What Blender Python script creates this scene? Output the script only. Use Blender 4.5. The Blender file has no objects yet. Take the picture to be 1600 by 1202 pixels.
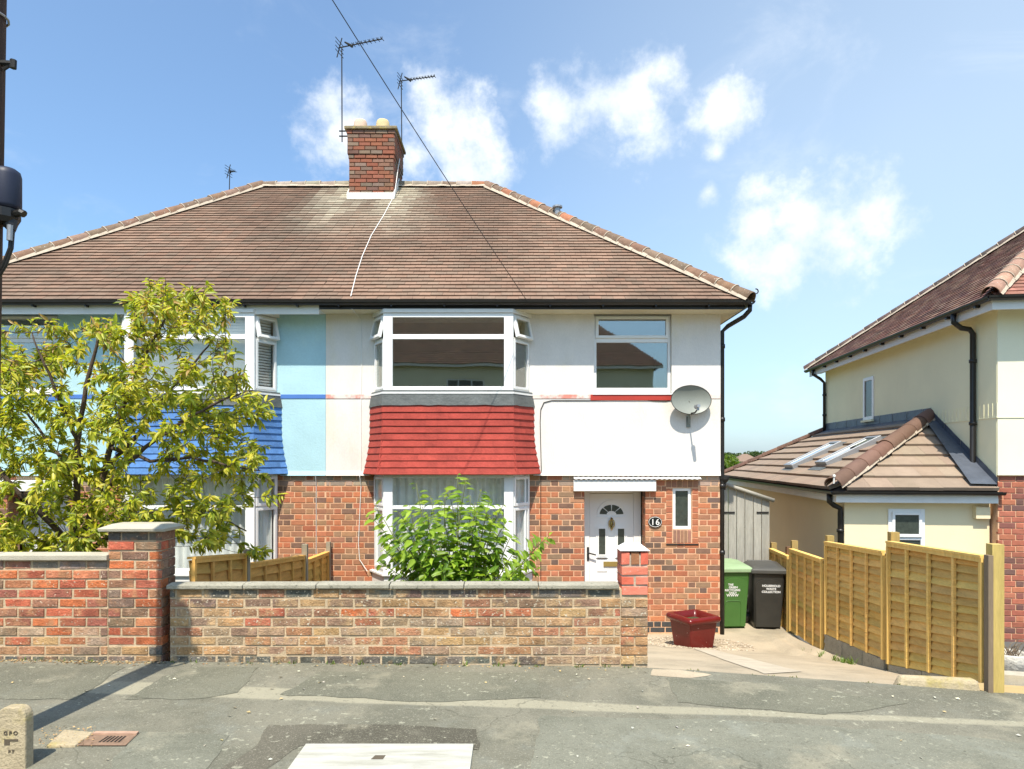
import bpy, math, random
from mathutils import Vector, Matrix, noise
random.seed(16)
R = math.radians
scene = bpy.context.scene
col = scene.collection

# ------------------------------------------------------------------ camera, sky, sun, exposure
F, CX, HY, CZ = 1067.0, 800.0, 718.0, 1.7      # focal length / principal point of the photograph, eye height
cam_d = bpy.data.cameras.new('camera'); cam = bpy.data.objects.new('camera', cam_d); col.objects.link(cam)
cam_d.sensor_width = 36.0; cam_d.lens = 36.0 * F / 1600.0
cam_d.shift_x = 0.0; cam_d.shift_y = (HY - 601.0) / 1600.0
cam_d.clip_start = 0.05; cam_d.clip_end = 3000
cam.location = (0, 0, CZ); cam.rotation_euler = (R(90), 0, 0)
scene.camera = cam

SUN_ELEV = R(60.5)
SUN_H = Vector((-0.135, -1.0)).normalized()      # horizontal direction towards the sun (behind the viewer)
to_sun = Vector((SUN_H.x * math.cos(SUN_ELEV), SUN_H.y * math.cos(SUN_ELEV), math.sin(SUN_ELEV)))
sun_d = bpy.data.lights.new('sun', 'SUN'); sun = bpy.data.objects.new('sun', sun_d); col.objects.link(sun)
sun_d.energy = 4.5; sun_d.angle = R(0.55); sun_d.color = (1.0, 0.925, 0.80)
sun.rotation_euler = (-to_sun).to_track_quat('-Z', 'Y').to_euler()
sun.location = (0, -5, 30)

scene.view_settings.view_transform = 'Standard'
scene.view_settings.look = 'None'
scene.view_settings.gamma = 1.0
scene.view_settings.use_curve_mapping = False
scene.view_settings.exposure = 0.62
scene.render.engine = 'CYCLES'
scene.cycles.use_denoising = True
scene.cycles.max_bounces = 7
scene.cycles.transparent_max_bounces = 12
scene.cycles.caustics_reflective = False
scene.cycles.caustics_refractive = False

world = bpy.data.worlds.new('World'); scene.world = world; world.use_nodes = True

class NT:
    """small node-tree writer"""
    def __init__(s, tree):
        s.t = tree; s.n = tree.nodes; s.l = tree.links
    def new(s, typ, ins=None, **kw):
        nd = s.n.new(typ)
        for k, v in kw.items(): setattr(nd, k, v)
        for k, v in (ins or {}).items(): s.set(nd, k, v)
        return nd
    def set(s, nd, k, v):
        sock = nd.inputs[k]
        if isinstance(v, bpy.types.NodeSocket): s.l.new(v, sock)
        else: sock.default_value = v
    def math(s, op, a, b=0.0, c=None, clamp=False):
        nd = s.new('ShaderNodeMath', operation=op, use_clamp=clamp); s.set(nd, 0, a); s.set(nd, 1, b)
        if c is not None: s.set(nd, 2, c)
        return nd.outputs[0]
    def vmath(s, op, a, b=(0, 0, 0), scale=None):
        nd = s.new('ShaderNodeVectorMath', operation=op); s.set(nd, 0, a); s.set(nd, 1, b)
        if scale is not None: s.set(nd, 'Scale', scale)
        return nd.outputs['Value'] if op in ('DISTANCE', 'LENGTH', 'DOT_PRODUCT') else nd.outputs[0]
    def ramp(s, v, a, b, lo=0.0, hi=1.0, smooth=True):
        nd = s.new('ShaderNodeMapRange', interpolation_type='SMOOTHSTEP' if smooth else 'LINEAR')
        s.set(nd, 'Value', v); s.set(nd, 'From Min', a); s.set(nd, 'From Max', b); s.set(nd, 'To Min', lo); s.set(nd, 'To Max', hi)
        return nd.outputs[0]
    def mix(s, f, a, b, blend='MIX'):
        nd = s.new('ShaderNodeMix', data_type='RGBA', blend_type=blend)
        s.set(nd, 0, f); s.set(nd, 6, a if not isinstance(a, tuple) else (*a, 1)[:4]); s.set(nd, 7, b if not isinstance(b, tuple) else (*b, 1)[:4])
        return nd.outputs[2]
    def noise(s, vec, scale, detail=4.0, rough=0.55, dist=0.0):
        nd = s.new('ShaderNodeTexNoise'); s.set(nd, 'Vector', vec); s.set(nd, 'Scale', scale); s.set(nd, 'Detail', detail)
        s.set(nd, 'Roughness', rough); s.set(nd, 'Distortion', dist)
        return nd.outputs['Fac']

def build_world():
    t = NT(world.node_tree); t.n.clear()
    sky = t.new('ShaderNodeTexSky', sky_type='NISHITA', sun_disc=False)
    sky.sun_elevation = SUN_ELEV
    sky.sun_rotation = math.atan2(SUN_H.x, SUN_H.y)
    sky.air_density = 1.0; sky.dust_density = 1.6; sky.ozone_density = 2.2; sky.altitude = 60
    d = t.new('ShaderNodeTexCoord').outputs['Generated']
    def dirv(px, py):
        return tuple(Vector(((px - CX) / F, 1.0, (HY - py) / F)).normalized())
    # cumulus puffs: (direction, angular radius), broken up by fractal noise
    puffs = [(870, 175, 46), (925, 160, 62), (985, 165, 80), (1030, 110, 48), (1000, 200, 50), (1128, 180, 52), (1118, 240, 26),
             (1185, 345, 56), (1250, 330, 80), (1310, 345, 78), (1355, 340, 50), (1215, 400, 58), (1180, 300, 40), (1105, 300, 26),
             (660, 130, 44), (690, 195, 80), (725, 262, 62), (650, 250, 50), (540, 215, 66), (520, 165, 40),
             (-260, 180, 90), (-340, 330, 70), (1830, 200, 110), (1960, 300, 120), (2300, 90, 160), (-900, 240, 170), (-1300, 60, 200)]
    nz1 = t.noise(d, 7.0, 7.0, 0.60, 0.15)
    nz2 = t.noise(t.vmath('ADD', d, (3.1, 1.7, 0.4)), 24.0, 6.0, 0.62)
    wob = t.math('ADD', t.math('MULTIPLY', t.math('SUBTRACT', nz1, 0.5), 2.6), t.math('MULTIPLY', t.math('SUBTRACT', nz2, 0.5), 1.7))
    acc = None
    for px, py, r in puffs:
        v = dirv(px, py); ang = r / F * v[1] * 1.18
        m = t.math('DIVIDE', t.vmath('DISTANCE', d, v), ang)
        m = t.math('SUBTRACT', 1.0, m)
        acc = m if acc is None else t.math('SMOOTH_MAX', acc, m, 0.35)
    dens = t.ramp(t.math('ADD', acc, wob), -0.08, 1.05)
    dens = t.math('MULTIPLY', dens, 0.93)
    # thin wisps everywhere
    st = t.vmath('MULTIPLY', d, (1.0, 1.0, 1.9))
    wisp = t.ramp(t.noise(t.vmath('ADD', st, (0.37, 0.0, 0.21)), 4.2, 8.0, 0.62, 0.5), 0.52, 0.80, 0.0, 0.30)
    dens = t.math('MAXIMUM', dens, wisp)
    # milky veil of thin high cloud to the east
    ve = t.ramp(t.vmath('DISTANCE', d, dirv(1750, 430)), 1.0, 0.12, 0.0, 0.55)
    veil = t.math('MULTIPLY', ve, t.ramp(t.noise(d, 1.6, 3.0), 0.25, 0.75, 0.75, 1.0))
    skyc = t.mix(0.10, t.mix(1.0, sky.outputs[0], (0.96, 1.22, 1.34), 'MULTIPLY'), (4.4, 5.2, 6.0))
    c = t.mix(veil, skyc, (4.7, 5.6, 6.3))
    cc_ = t.mix(t.ramp(t.noise(t.vmath('ADD', d, (0.0, 0.0, 0.03)), 9.0, 5.0, 0.6), 0.40, 0.60), (5.7, 6.1, 6.6), (6.8, 7.0, 7.1)); c = t.mix(dens, c, cc_)
    bg = t.new('ShaderNodeBackground', {'Color': c, 'Strength': 0.12})
    out = t.new('ShaderNodeOutputWorld'); t.l.new(bg.outputs[0], out.inputs[0])
build_world()

# ------------------------------------------------------------------ helpers
def P(px, py, Y): return Vector(((px - CX) * Y / F, Y, CZ + (HY - py) * Y / F))
def PX(px, Y): return (px - CX) * Y / F
def PZ(py, Y): return CZ + (HY - py) * Y / F
def srgb(r, g, b):
    f = lambda c: (c / 255 / 12.92) if c <= 10 else (((c / 255) + 0.055) / 1.055) ** 2.4
    return (f(r), f(g), f(b))

class MB:
    def __init__(s, T=None):
        s.v = []; s.f = []; s.c = []; s.T = T
    def add(s, vs, fs, c=None):
        o = len(s.v); T = s.T
        for p in vs: s.v.append(tuple(T(*p)) if T else tuple(p))
        for f in fs:
            s.f.append(tuple(i + o for i in f)); s.c.append(c)
        return s
    def box(s, x0, x1, y0, y1, z0, z1, c=None):
        x0, x1 = min(x0, x1), max(x0, x1); y0, y1 = min(y0, y1), max(y0, y1); z0, z1 = min(z0, z1), max(z0, z1)
        vs = [(x0, y0, z0), (x1, y0, z0), (x1, y1, z0), (x0, y1, z0), (x0, y0, z1), (x1, y0, z1), (x1, y1, z1), (x0, y1, z1)]
        return s.add(vs, [(0, 3, 2, 1), (4, 5, 6, 7), (0, 1, 5, 4), (1, 2, 6, 5), (2, 3, 7, 6), (3, 0, 4, 7)], c)
    def prism(s, poly, off, c=None):
        """closed polygon (3d points) extruded by vector off"""
        n = len(poly); poly = [Vector(p) for p in poly]; off = Vector(off)
        vs = poly + [p + off for p in poly]
        fs = [tuple(range(n - 1, -1, -1)), tuple(range(n, 2 * n))] + [(i, (i + 1) % n, n + (i + 1) % n, n + i) for i in range(n)]
        return s.add(vs, fs, c)
    def tube(s, pts, r, n=8, c=None, cap=True):
        pts = [Vector(p) for p in pts]; rs = r if isinstance(r, (list, tuple)) else [r] * len(pts)
        vs = []; up = None
        for i, p in enumerate(pts):
            d = (pts[min(i + 1, len(pts) - 1)] - pts[max(i - 1, 0)])
            if d.length < 1e-9: d = Vector((0, 0, 1))
            d.normalize()
            if up is None: up = d.orthogonal().normalized()
            up = (up - d * up.dot(d))
            up = up.normalized() if up.length > 1e-6 else d.orthogonal().normalized()
            w = d.cross(up)
            for k in range(n):
                a = 2 * math.pi * k / n
                vs.append(p + (up * math.cos(a) + w * math.sin(a)) * rs[i])
        fs = [(i * n + k, i * n + (k + 1) % n, (i + 1) * n + (k + 1) % n, (i + 1) * n + k) for i in range(len(pts) - 1) for k in range(n)]
        if cap: fs += [tuple(range(n - 1, -1, -1)), tuple((len(pts) - 1) * n + k for k in range(n))]
        return s.add(vs, fs, c)
    def lathe(s, prof, ctr, n=20, c=None):
        vs = [(ctr[0] + r * math.cos(2 * math.pi * k / n), ctr[1] + r * math.sin(2 * math.pi * k / n), ctr[2] + z) for r, z in prof for k in range(n)]
        m = len(prof)
        fs = [(i * n + k, i * n + (k + 1) % n, (i + 1) * n + (k + 1) % n, (i + 1) * n + k) for i in range(m - 1) for k in range(n)]
        fs += [tuple(range(n - 1, -1, -1)), tuple((m - 1) * n + k for k in range(n))]
        return s.add(vs, fs, c)
    def quad(s, a, b, c_, d, c=None): return s.add([a, b, c_, d], [(0, 1, 2, 3)], c)
    def mesh(s, name, smooth=False):
        me = bpy.data.meshes.new(name); me.from_pydata(s.v, [], s.f)
        if any(x is not None for x in s.c):
            at = me.color_attributes.new('Col', 'FLOAT_COLOR', 'CORNER'); buf = []
            for f, c in zip(s.f, s.c):
                buf.extend((*(c or (0.5, 0.5, 0.5)), 1.0) * len(f))
            at.data.foreach_set('color', buf)
        if smooth: me.polygons.foreach_set('use_smooth', [True] * len(me.polygons))
        me.update(); return me
    def build(s, name, m, parent=None, smooth=False, kind=None, label=None, bevel=0.0):
        return link(name, s.mesh(name, smooth), m, parent, kind, label, bevel)

def link(name, me, m, parent=None, kind=None, label=None, bevel=0.0):
    o = bpy.data.objects.new(name, me); col.objects.link(o)
    if m is not None and not me.materials: me.materials.append(m)
    if parent is not None:
        o.parent = parent
        if parent.type == 'EMPTY': o.matrix_parent_inverse = Matrix.Translation(-parent.location)
    if kind: o['kind'] = kind
    if label: o['label'] = label
    if bevel:
        b = o.modifiers.new('edge', 'BEVEL'); b.width = bevel; b.segments = 2; b.limit_method = 'ANGLE'; b.angle_limit = R(40)
    return o
def square_up(M, order):
    """an object's transform holds no shear: make the three axes square to one another, first one kept"""
    ax = [M.col[i].to_3d() for i in range(3)]; done = []
    for i in order:
        v = ax[i].copy()
        for u in done: v -= u * v.dot(u)
        ax[i] = v; done.append(v.normalized())
    return frame(M.col[3].to_3d(), *ax)
def inst(name, me, M, parent, color=None, order=(0, 1, 2)):
    """an alike piece: shares mesh data, own transform and own colour"""
    M = square_up(M, order)
    o = bpy.data.objects.new(name, me); col.objects.link(o)
    o.parent = parent
    if parent.type == 'EMPTY': o.matrix_parent_inverse = Matrix.Translation(-parent.location)
    o.matrix_basis = M
    if color is not None: o.color = (*color, 1.0)
    return o
def tag(o, label, cat, group=None):
    o['label'] = label; o['category'] = cat
    if group: o['group'] = group
    return o
def thing(name, label, cat, loc, group=None):
    o = bpy.data.objects.new(name, None); col.objects.link(o); o.location = loc; o.empty_display_size = 0.2
    return tag(o, label, cat, group)
def struct(o): o['kind'] = 'structure'; return o
def frame(o, u, w, n):
    """matrix with columns u, w, n at o"""
    M = Matrix.Identity(4)
    for i in range(3): M[i][0] = u[i]; M[i][1] = w[i]; M[i][2] = n[i]; M[i][3] = o[i]
    return M
def text_mesh(name, body, size, m, spacing=1.0, offset=0.0012, extrude=0.0015):
    cu = bpy.data.curves.new(name, 'FONT'); cu.body = body; cu.size = size; cu.align_x = 'CENTER'; cu.extrude = extrude; cu.offset = offset; cu.space_character = spacing
    o = bpy.data.objects.new(name, cu); col.objects.link(o); dg = bpy.context.evaluated_depsgraph_get(); dg.update()
    me = bpy.data.meshes.new_from_object(o.evaluated_get(dg)); bpy.data.objects.remove(o); me.name = name; me.materials.clear(); me.materials.append(m); return me
def jit(c, a=0.1):
    k = 1 + random.uniform(-a, a); return tuple(max(0, x * k * (1 + random.uniform(-a * 0.35, a * 0.35))) for x in c)
def lerp(a, b, t): return a + (b - a) * t

# ------------------------------------------------------------------ materials
MATS = {}
def mat(name, c=(0.5, 0.5, 0.5), rough=0.75, var=0.14, scale=6.0, fine=0.10, fscale=90.0, bump=0.25, bscale=None, spec=0.35, src=None, metal=0.0,
        second=None, s2scale=3.0, s2lo=0.5, s2hi=0.7, speck=None, spk=(90.0, 0.68, 0.75), stretch=None, coat=0.0, dist=0.01):
    if name in MATS: return MATS[name]
    m = bpy.data.materials.new(name); m.use_nodes = True; t = NT(m.node_tree); t.n.clear()
    tc = t.new('ShaderNodeTexCoord').outputs['Object']; info = t.new('ShaderNodeObjectInfo')
    vec = tc
    if src == 'obj':
        geo = t.new('ShaderNodeNewGeometry').outputs['Position']
        off = t.vmath('SCALE', (7.3, 3.1, 5.7), scale=info.outputs['Random'])
        vec = t.vmath('ADD', geo, off); base = info.outputs['Color']
    elif src == 'attr':
        base = t.new('ShaderNodeAttribute', attribute_name='Col').outputs['Color']
    else: base = (*c, 1)
    if stretch: vec = t.vmath('MULTIPLY', vec, stretch)
    n1 = t.noise(vec, scale, 5.0, 0.6); n2 = t.noise(vec, fscale, 3.0, 0.6)
    k = t.math('ADD', t.ramp(n1, 0.25, 0.75, 1 - var, 1 + var, False), t.ramp(n2, 0.2, 0.8, -fine, fine, False))
    if second is not None:
        base = t.mix(t.ramp(t.noise(t.vmath('ADD', vec, (4.2, 9.1, 2.3)), s2scale, 6.0, 0.62), s2lo, s2hi), base, second)
    kc = t.new('ShaderNodeCombineXYZ', {0: k, 1: k, 2: k}).outputs[0]
    cc = t.mix(1.0, base, kc, 'MULTIPLY')
    if speck is not None:
        cc = t.mix(t.ramp(t.noise(t.vmath('ADD', vec, (1.2, 5.1, 8.3)), spk[0], 3.0, 0.6), spk[1], spk[2]), cc, speck)
    bs = t.new('ShaderNodeBsdfPrincipled', {'Base Color': cc, 'Roughness': rough, 'Specular IOR Level': spec, 'Metallic': metal, 'Coat Weight': coat})
    if bump:
        h = t.math('ADD', t.math('MULTIPLY', n1, 0.6), n2) if bscale is None else t.noise(vec, bscale, 5.0, 0.65)
        b = t.new('ShaderNodeBump', {'Strength': bump, 'Distance': dist, 'Height': h}); t.l.new(b.outputs[0], bs.inputs['Normal'])
    t.l.new(bs.outputs[0], t.new('ShaderNodeOutputMaterial').inputs[0])
    MATS[name] = m; return m

def glass_mat(name, tint, refl):
    m = bpy.data.materials.new(name); m.use_nodes = True; t = NT(m.node_tree); t.n.clear()
    tr = t.new('ShaderNodeBsdfTransparent', {'Color': (*tint, 1)})
    tcn = t.new('ShaderNodeTexCoord').outputs['Object']
    bp = t.new('ShaderNodeBump', {'Strength': 0.05, 'Distance': 0.02, 'Height': t.noise(tcn, 1.3, 2.0)})
    gl = t.new('ShaderNodeBsdfGlossy', {'Color': (0.95, 0.97, 0.95, 1), 'Roughness': 0.015}); t.l.new(bp.outputs[0], gl.inputs['Normal'])
    gm = t.new('ShaderNodeNewGeometry'); cs = t.math('ABSOLUTE', t.vmath('DOT_PRODUCT', gm.outputs['Normal'], gm.outputs['Incoming']))
    fr = t.math('ADD', 0.03, t.math('MULTIPLY', t.math('POWER', t.math('SUBTRACT', 1.0, cs, clamp=True), 5.0), 0.97))
    f = t.math('MULTIPLY', t.math('ADD', fr, refl), 1.0, clamp=True)
    mx = t.new('ShaderNodeMixShader', {0: f, 1: tr.outputs[0], 2: gl.outputs[0]})
    t.l.new(mx.outputs[0], t.new('ShaderNodeOutputMaterial').inputs[0]); return m
GLASS = glass_mat('window_glass', (0.78, 0.81, 0.76), 0.17)
GLASSN = glass_mat('net_window_glass', (0.96, 0.97, 0.96), 0.01)
FROST = mat('frosted_glass', (0.045, 0.055, 0.045), 0.18, 0.3, 18, bump=0.12, spec=0.6)

def leaf_mat(name, src, tr=0.46):
    m = bpy.data.materials.new(name); m.use_nodes = True; t = NT(m.node_tree); t.n.clear()
    if src == 'obj': base = t.new('ShaderNodeObjectInfo').outputs['Color']
    else: base = t.new('ShaderNodeAttribute', attribute_name='Col').outputs['Color']
    bs = t.new('ShaderNodeBsdfPrincipled', {'Base Color': base, 'Roughness': 0.42, 'Specular IOR Level': 0.45})
    tl = t.new('ShaderNodeBsdfTranslucent'); t.l.new(t.mix(1.0, base, (1.25, 1.3, 0.55), 'MULTIPLY'), tl.inputs[0])
    mx = t.new('ShaderNodeMixShader', {0: tr, 1: bs.outputs[0], 2: tl.outputs[0]})
    t.l.new(mx.outputs[0], t.new('ShaderNodeOutputMaterial').inputs[0]); return m
LEAF_O = leaf_mat('leaf_single', 'obj'); LEAF_A = leaf_mat('leaf_mass', 'attr')

M_ = dict(
    hbrick=mat('house_brick', src='obj', rough=0.85, var=0.16, scale=14, fine=0.12, fscale=120, bump=0.35, dist=0.006),
    hbrick_a=mat('house_brick_mass', src='attr', rough=0.85, var=0.16, scale=14, fine=0.12, fscale=120, bump=0.35, dist=0.006),
    rbrick=mat('weathered_red_brick', src='obj', rough=0.9, var=0.42, scale=9, fine=0.24, fscale=70, bump=0.9, dist=0.012,
               second=(0.40, 0.20, 0.10), s2scale=7.0, s2lo=0.48, s2hi=0.72, speck=(0.58, 0.44, 0.32), spk=(42.0, 0.61, 0.70)),
    wbrick=mat('weathered_brick', src='obj', rough=0.9, var=0.42, scale=9, fine=0.24, fscale=70, bump=0.9, dist=0.012,
               second=(0.42, 0.275, 0.145), s2scale=7.0, s2lo=0.46, s2hi=0.68, speck=(0.56, 0.49, 0.37), spk=(42.0, 0.59, 0.68)),
    hmortar=mat('peach_mortar', (0.66, 0.40, 0.245), 0.95, 0.15, 10, bump=0.3),
    wmortar=mat('old_mortar', (0.50, 0.385, 0.25), 0.95, 0.25, 9, fine=0.15, bump=0.6, second=(0.26, 0.22, 0.16), s2scale=5, s2lo=0.62, s2hi=0.8),
    coping=mat('concrete_coping', (0.32, 0.30, 0.235), 0.95, 0.18, 7, fine=0.2, fscale=70, bump=0.6, speck=(0.16, 0.155, 0.12), spk=(38.0, 0.58, 0.70)),
    coping2=mat('pale_coping', (0.42, 0.385, 0.305), 0.92, 0.14, 6, fine=0.12, bump=0.4),
    cream=mat('cream_render', (0.735, 0.695, 0.645), 0.9, 0.07, 2.2, fine=0.05, fscale=30, bump=0.45, bscale=38, second=(0.72, 0.665, 0.545), s2scale=0.9, s2lo=0.48, s2hi=0.72, dist=0.008, stretch=(1.6, 1, 0.8)),
    blue=mat('blue_render', (0.42, 0.63, 0.68), 0.9, 0.09, 1.8, fine=0.05, fscale=30, bump=0.45, bscale=38, dist=0.008, second=(0.48, 0.68, 0.70), s2scale=1.2),
    pink=mat('faded_red_band', (0.62, 0.24, 0.19), 0.85, 0.15, 5, second=(0.78, 0.66, 0.60), s2scale=4.5, s2lo=0.40, s2hi=0.60, bump=0.1),
    redpaint=mat('red_paint', (0.42, 0.045, 0.03), 0.5, 0.1, 6, bump=0.1),
    blueband=mat('blue_band', (0.075, 0.19, 0.52), 0.7, 0.08, 5, bump=0.1),
    redtile=mat('red_tile', src='obj', rough=0.85, var=0.28, scale=3.5, fine=0.16, fscale=40, bump=0.5, bscale=30),
    roof=mat('roof_tile_mass', src='attr', rough=0.88, var=0.22, scale=2.2, fine=0.22, fscale=70, bump=0.4, dist=0.006),
    tileo=mat('roof_tile_single', src='obj', rough=0.8, var=0.12, scale=5, fine=0.12, fscale=80, bump=0.3, dist=0.006),
    ridge=mat('ridge_tile', src='obj', rough=0.9, var=0.30, scale=7, fine=0.2, fscale=60, bump=0.5, speck=(0.42, 0.40, 0.34), spk=(30.0, 0.62, 0.72)),
    rmortar=mat('roof_mortar', (0.47, 0.39, 0.30), 0.95, 0.15, 12, bump=0.5),
    upvc=mat('white_upvc', (0.82, 0.82, 0.80), 0.32, 0.02, 2, fine=0.01, bump=0.02, spec=0.5),
    white=mat('white_paint', (0.78, 0.765, 0.72), 0.6, 0.06, 3, fine=0.03, bump=0.1),
    soffit=mat('cream_soffit', (0.74, 0.68, 0.50), 0.7, 0.05, 2, bump=0.05),
    black=mat('black_plastic', (0.018, 0.016, 0.014), 0.38, 0.2, 5, bump=0.05, spec=0.45),
    lead=mat('lead', (0.105, 0.115, 0.112), 0.55, 0.25, 5, fine=0.1, fscale=30, bump=0.5, bscale=14, dist=0.02),
    leadnew=mat('new_lead', (0.085, 0.097, 0.12), 0.42, 0.25, 4, fine=0.1, bump=0.5, bscale=12, dist=0.02),
    iron=mat('dark_iron', (0.03, 0.028, 0.026), 0.6, 0.2, 9, metal=0.3, bump=0.1),
    alu=mat('aluminium', (0.35, 0.36, 0.37), 0.45, 0.1, 5, metal=0.6, bump=0.05),
    fwood=mat('fence_wood', src='obj', rough=0.82, var=0.20, scale=3.0, fine=0.16, fscale=18, bump=0.45, stretch=(1.0, 1.0, 7.0), dist=0.008, speck=(0.20, 0.11, 0.035), spk=(5.0, 0.69, 0.74)),
    fpost=mat('fence_post_wood', src='obj', rough=0.82, var=0.16, scale=3.0, fine=0.14, fscale=22, bump=0.35, stretch=(6.0, 6.0, 0.6), dist=0.006),
    gwood=mat('grey_wood', src='obj', rough=0.88, var=0.18, scale=3.0, fine=0.22, fscale=20, bump=0.5, stretch=(7.0, 7.0, 0.5), dist=0.008),
    concrete=mat('drive_concrete', (0.42, 0.35, 0.25), 0.95, 0.18, 1.4, fine=0.14, fscale=60, bump=0.5, second=(0.31, 0.265, 0.19), s2scale=1.2, s2lo=0.5, s2hi=0.7, speck=(0.46, 0.42, 0.34), spk=(70, 0.66, 0.74)),
    cement=mat('pale_cement', (0.46, 0.42, 0.35), 0.95, 0.12, 5, fine=0.1, bump=0.4),
    soil=mat('soil', (0.07, 0.055, 0.035), 0.98, 0.3, 6, fine=0.3, bump=0.8, second=(0.05, 0.075, 0.02), s2scale=2.5),
    cream2=mat('yellow_render', (0.87, 0.83, 0.56), 0.9, 0.06, 0.9, fine=0.03, bump=0.15, bscale=40),
    cream3=mat('pale_yellow_render', (0.82, 0.78, 0.58), 0.9, 0.05, 1.1, fine=0.03, bump=0.15, bscale=40),
    cream4=mat('extension_render', (0.82, 0.70, 0.45), 0.9, 0.05, 1.1, fine=0.03, bump=0.15, bscale=40),
    bark=mat('bark', (0.085, 0.06, 0.045), 0.9, 0.3, 20, fine=0.25, fscale=80, bump=0.8, stretch=(1, 1, 0.4)),
    stem=mat('green_stem', (0.16, 0.17, 0.05), 0.7, 0.2, 15, bump=0.2),
    room=mat('room_plaster', (0.55, 0.48, 0.35), 0.9, 0.05, 2, bump=0.0),
    curtain=mat('net_curtain', (0.80, 0.81, 0.80), 0.9, 0.05, 3, bump=0.1),
    potred=mat('glazed_pot', (0.13, 0.011, 0.009), 0.26, 0.25, 4, fine=0.08, bump=0.05, spec=0.4, coat=0.0, speck=(0.42, 0.30, 0.27), spk=(24.0, 0.71, 0.75)),
    gbin=mat('green_bin', (0.058, 0.155, 0.032), 0.5, 0.08, 4, bump=0.06, spec=0.45),
    gbinlid=mat('green_bin_lid', (0.27, 0.38, 0.21), 0.6, 0.1, 4, bump=0.06),
    kbin=mat('black_bin', (0.032, 0.031, 0.027), 0.45, 0.2, 4, bump=0.08, spec=0.45),
    stone=mat('sandstone', (0.40, 0.33, 0.215), 0.95, 0.16, 9, fine=0.2, fscale=60, bump=0.8, second=(0.38, 0.31, 0.12), s2scale=6, s2lo=0.5, s2hi=0.75, speck=(0.15, 0.12, 0.08), spk=(60, 0.66, 0.74)),
    brass=mat('brass', (0.46, 0.34, 0.12), 0.35, 0.1, 5, metal=0.8, bump=0.05),
    pale_pot=mat('clay_pot', (0.60, 0.47, 0.25), 0.85, 0.15, 8, bump=0.3),
    pale_pot2=mat('pink_clay_pot', (0.62, 0.45, 0.34), 0.85, 0.10, 8, bump=0.3),
    lettering=mat('white_lettering', (0.8, 0.8, 0.78), 0.6, 0.02, 3, bump=0.0),
    polewood=mat('pole_wood', (0.075, 0.045, 0.032), 0.85, 0.3, 4, fine=0.25, fscale=30, bump=0.6, stretch=(5, 5, 0.3)),
    dish=mat('dish_grey', (0.23, 0.245, 0.215), 0.45, 0.06, 4, bump=0.03, spec=0.4),
    grass=mat('far_grass', (0.075, 0.105, 0.03), 0.95, 0.3, 0.05, fine=0.2, fscale=1.5, bump=0.0),
    pebble=mat('pebble', src='attr', rough=0.9, var=0.1, bump=0.0),
    rust=mat('rusty_iron', (0.23, 0.15, 0.10), 0.9, 0.3, 20, bump=0.5),
    sand=mat('sandy_paving', (0.50, 0.36, 0.17), 0.92, 0.10, 3, bump=0.3),
    yard=mat('dark_tarmac', (0.10, 0.10, 0.095), 0.95, 0.2, 4, fine=0.2, bump=0.4),
)
# ------------------------------------------------------------------ ground, pavement, road
def prop(x): return 5.7 if x <= 1.14 else 5.7 - 0.19 * (x - 1.14)         # line where the plots begin
def gp(x, y): return -0.012 * max(-14, min(14, x)) - 0.020 - 0.020 * (5.7 - y)
def gd(x, y):
    p = prop(x); return max(gp(x, p) - 0.02 - 0.205 * (y - p), -0.93)
def fence_x(y): return 3.088 + 0.1097 * y

def sheet(name, xs, yfun, nrow, zfun, m, dz=0.0):
    b = MB(); n = len(xs)
    for x in xs:
        y0, y1 = yfun(x)
        for j in range(nrow + 1):
            y = lerp(y0, y1, j / nrow); b.v.append((x, y, zfun(x, y) + dz))
    for i in range(n - 1):
        for j in range(nrow):
            a = i * (nrow + 1) + j; b.f.append((a, a + nrow + 1, a + nrow + 2, a + 1)); b.c.append(None)
    return struct(b.build(name, m, smooth=True))

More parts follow.
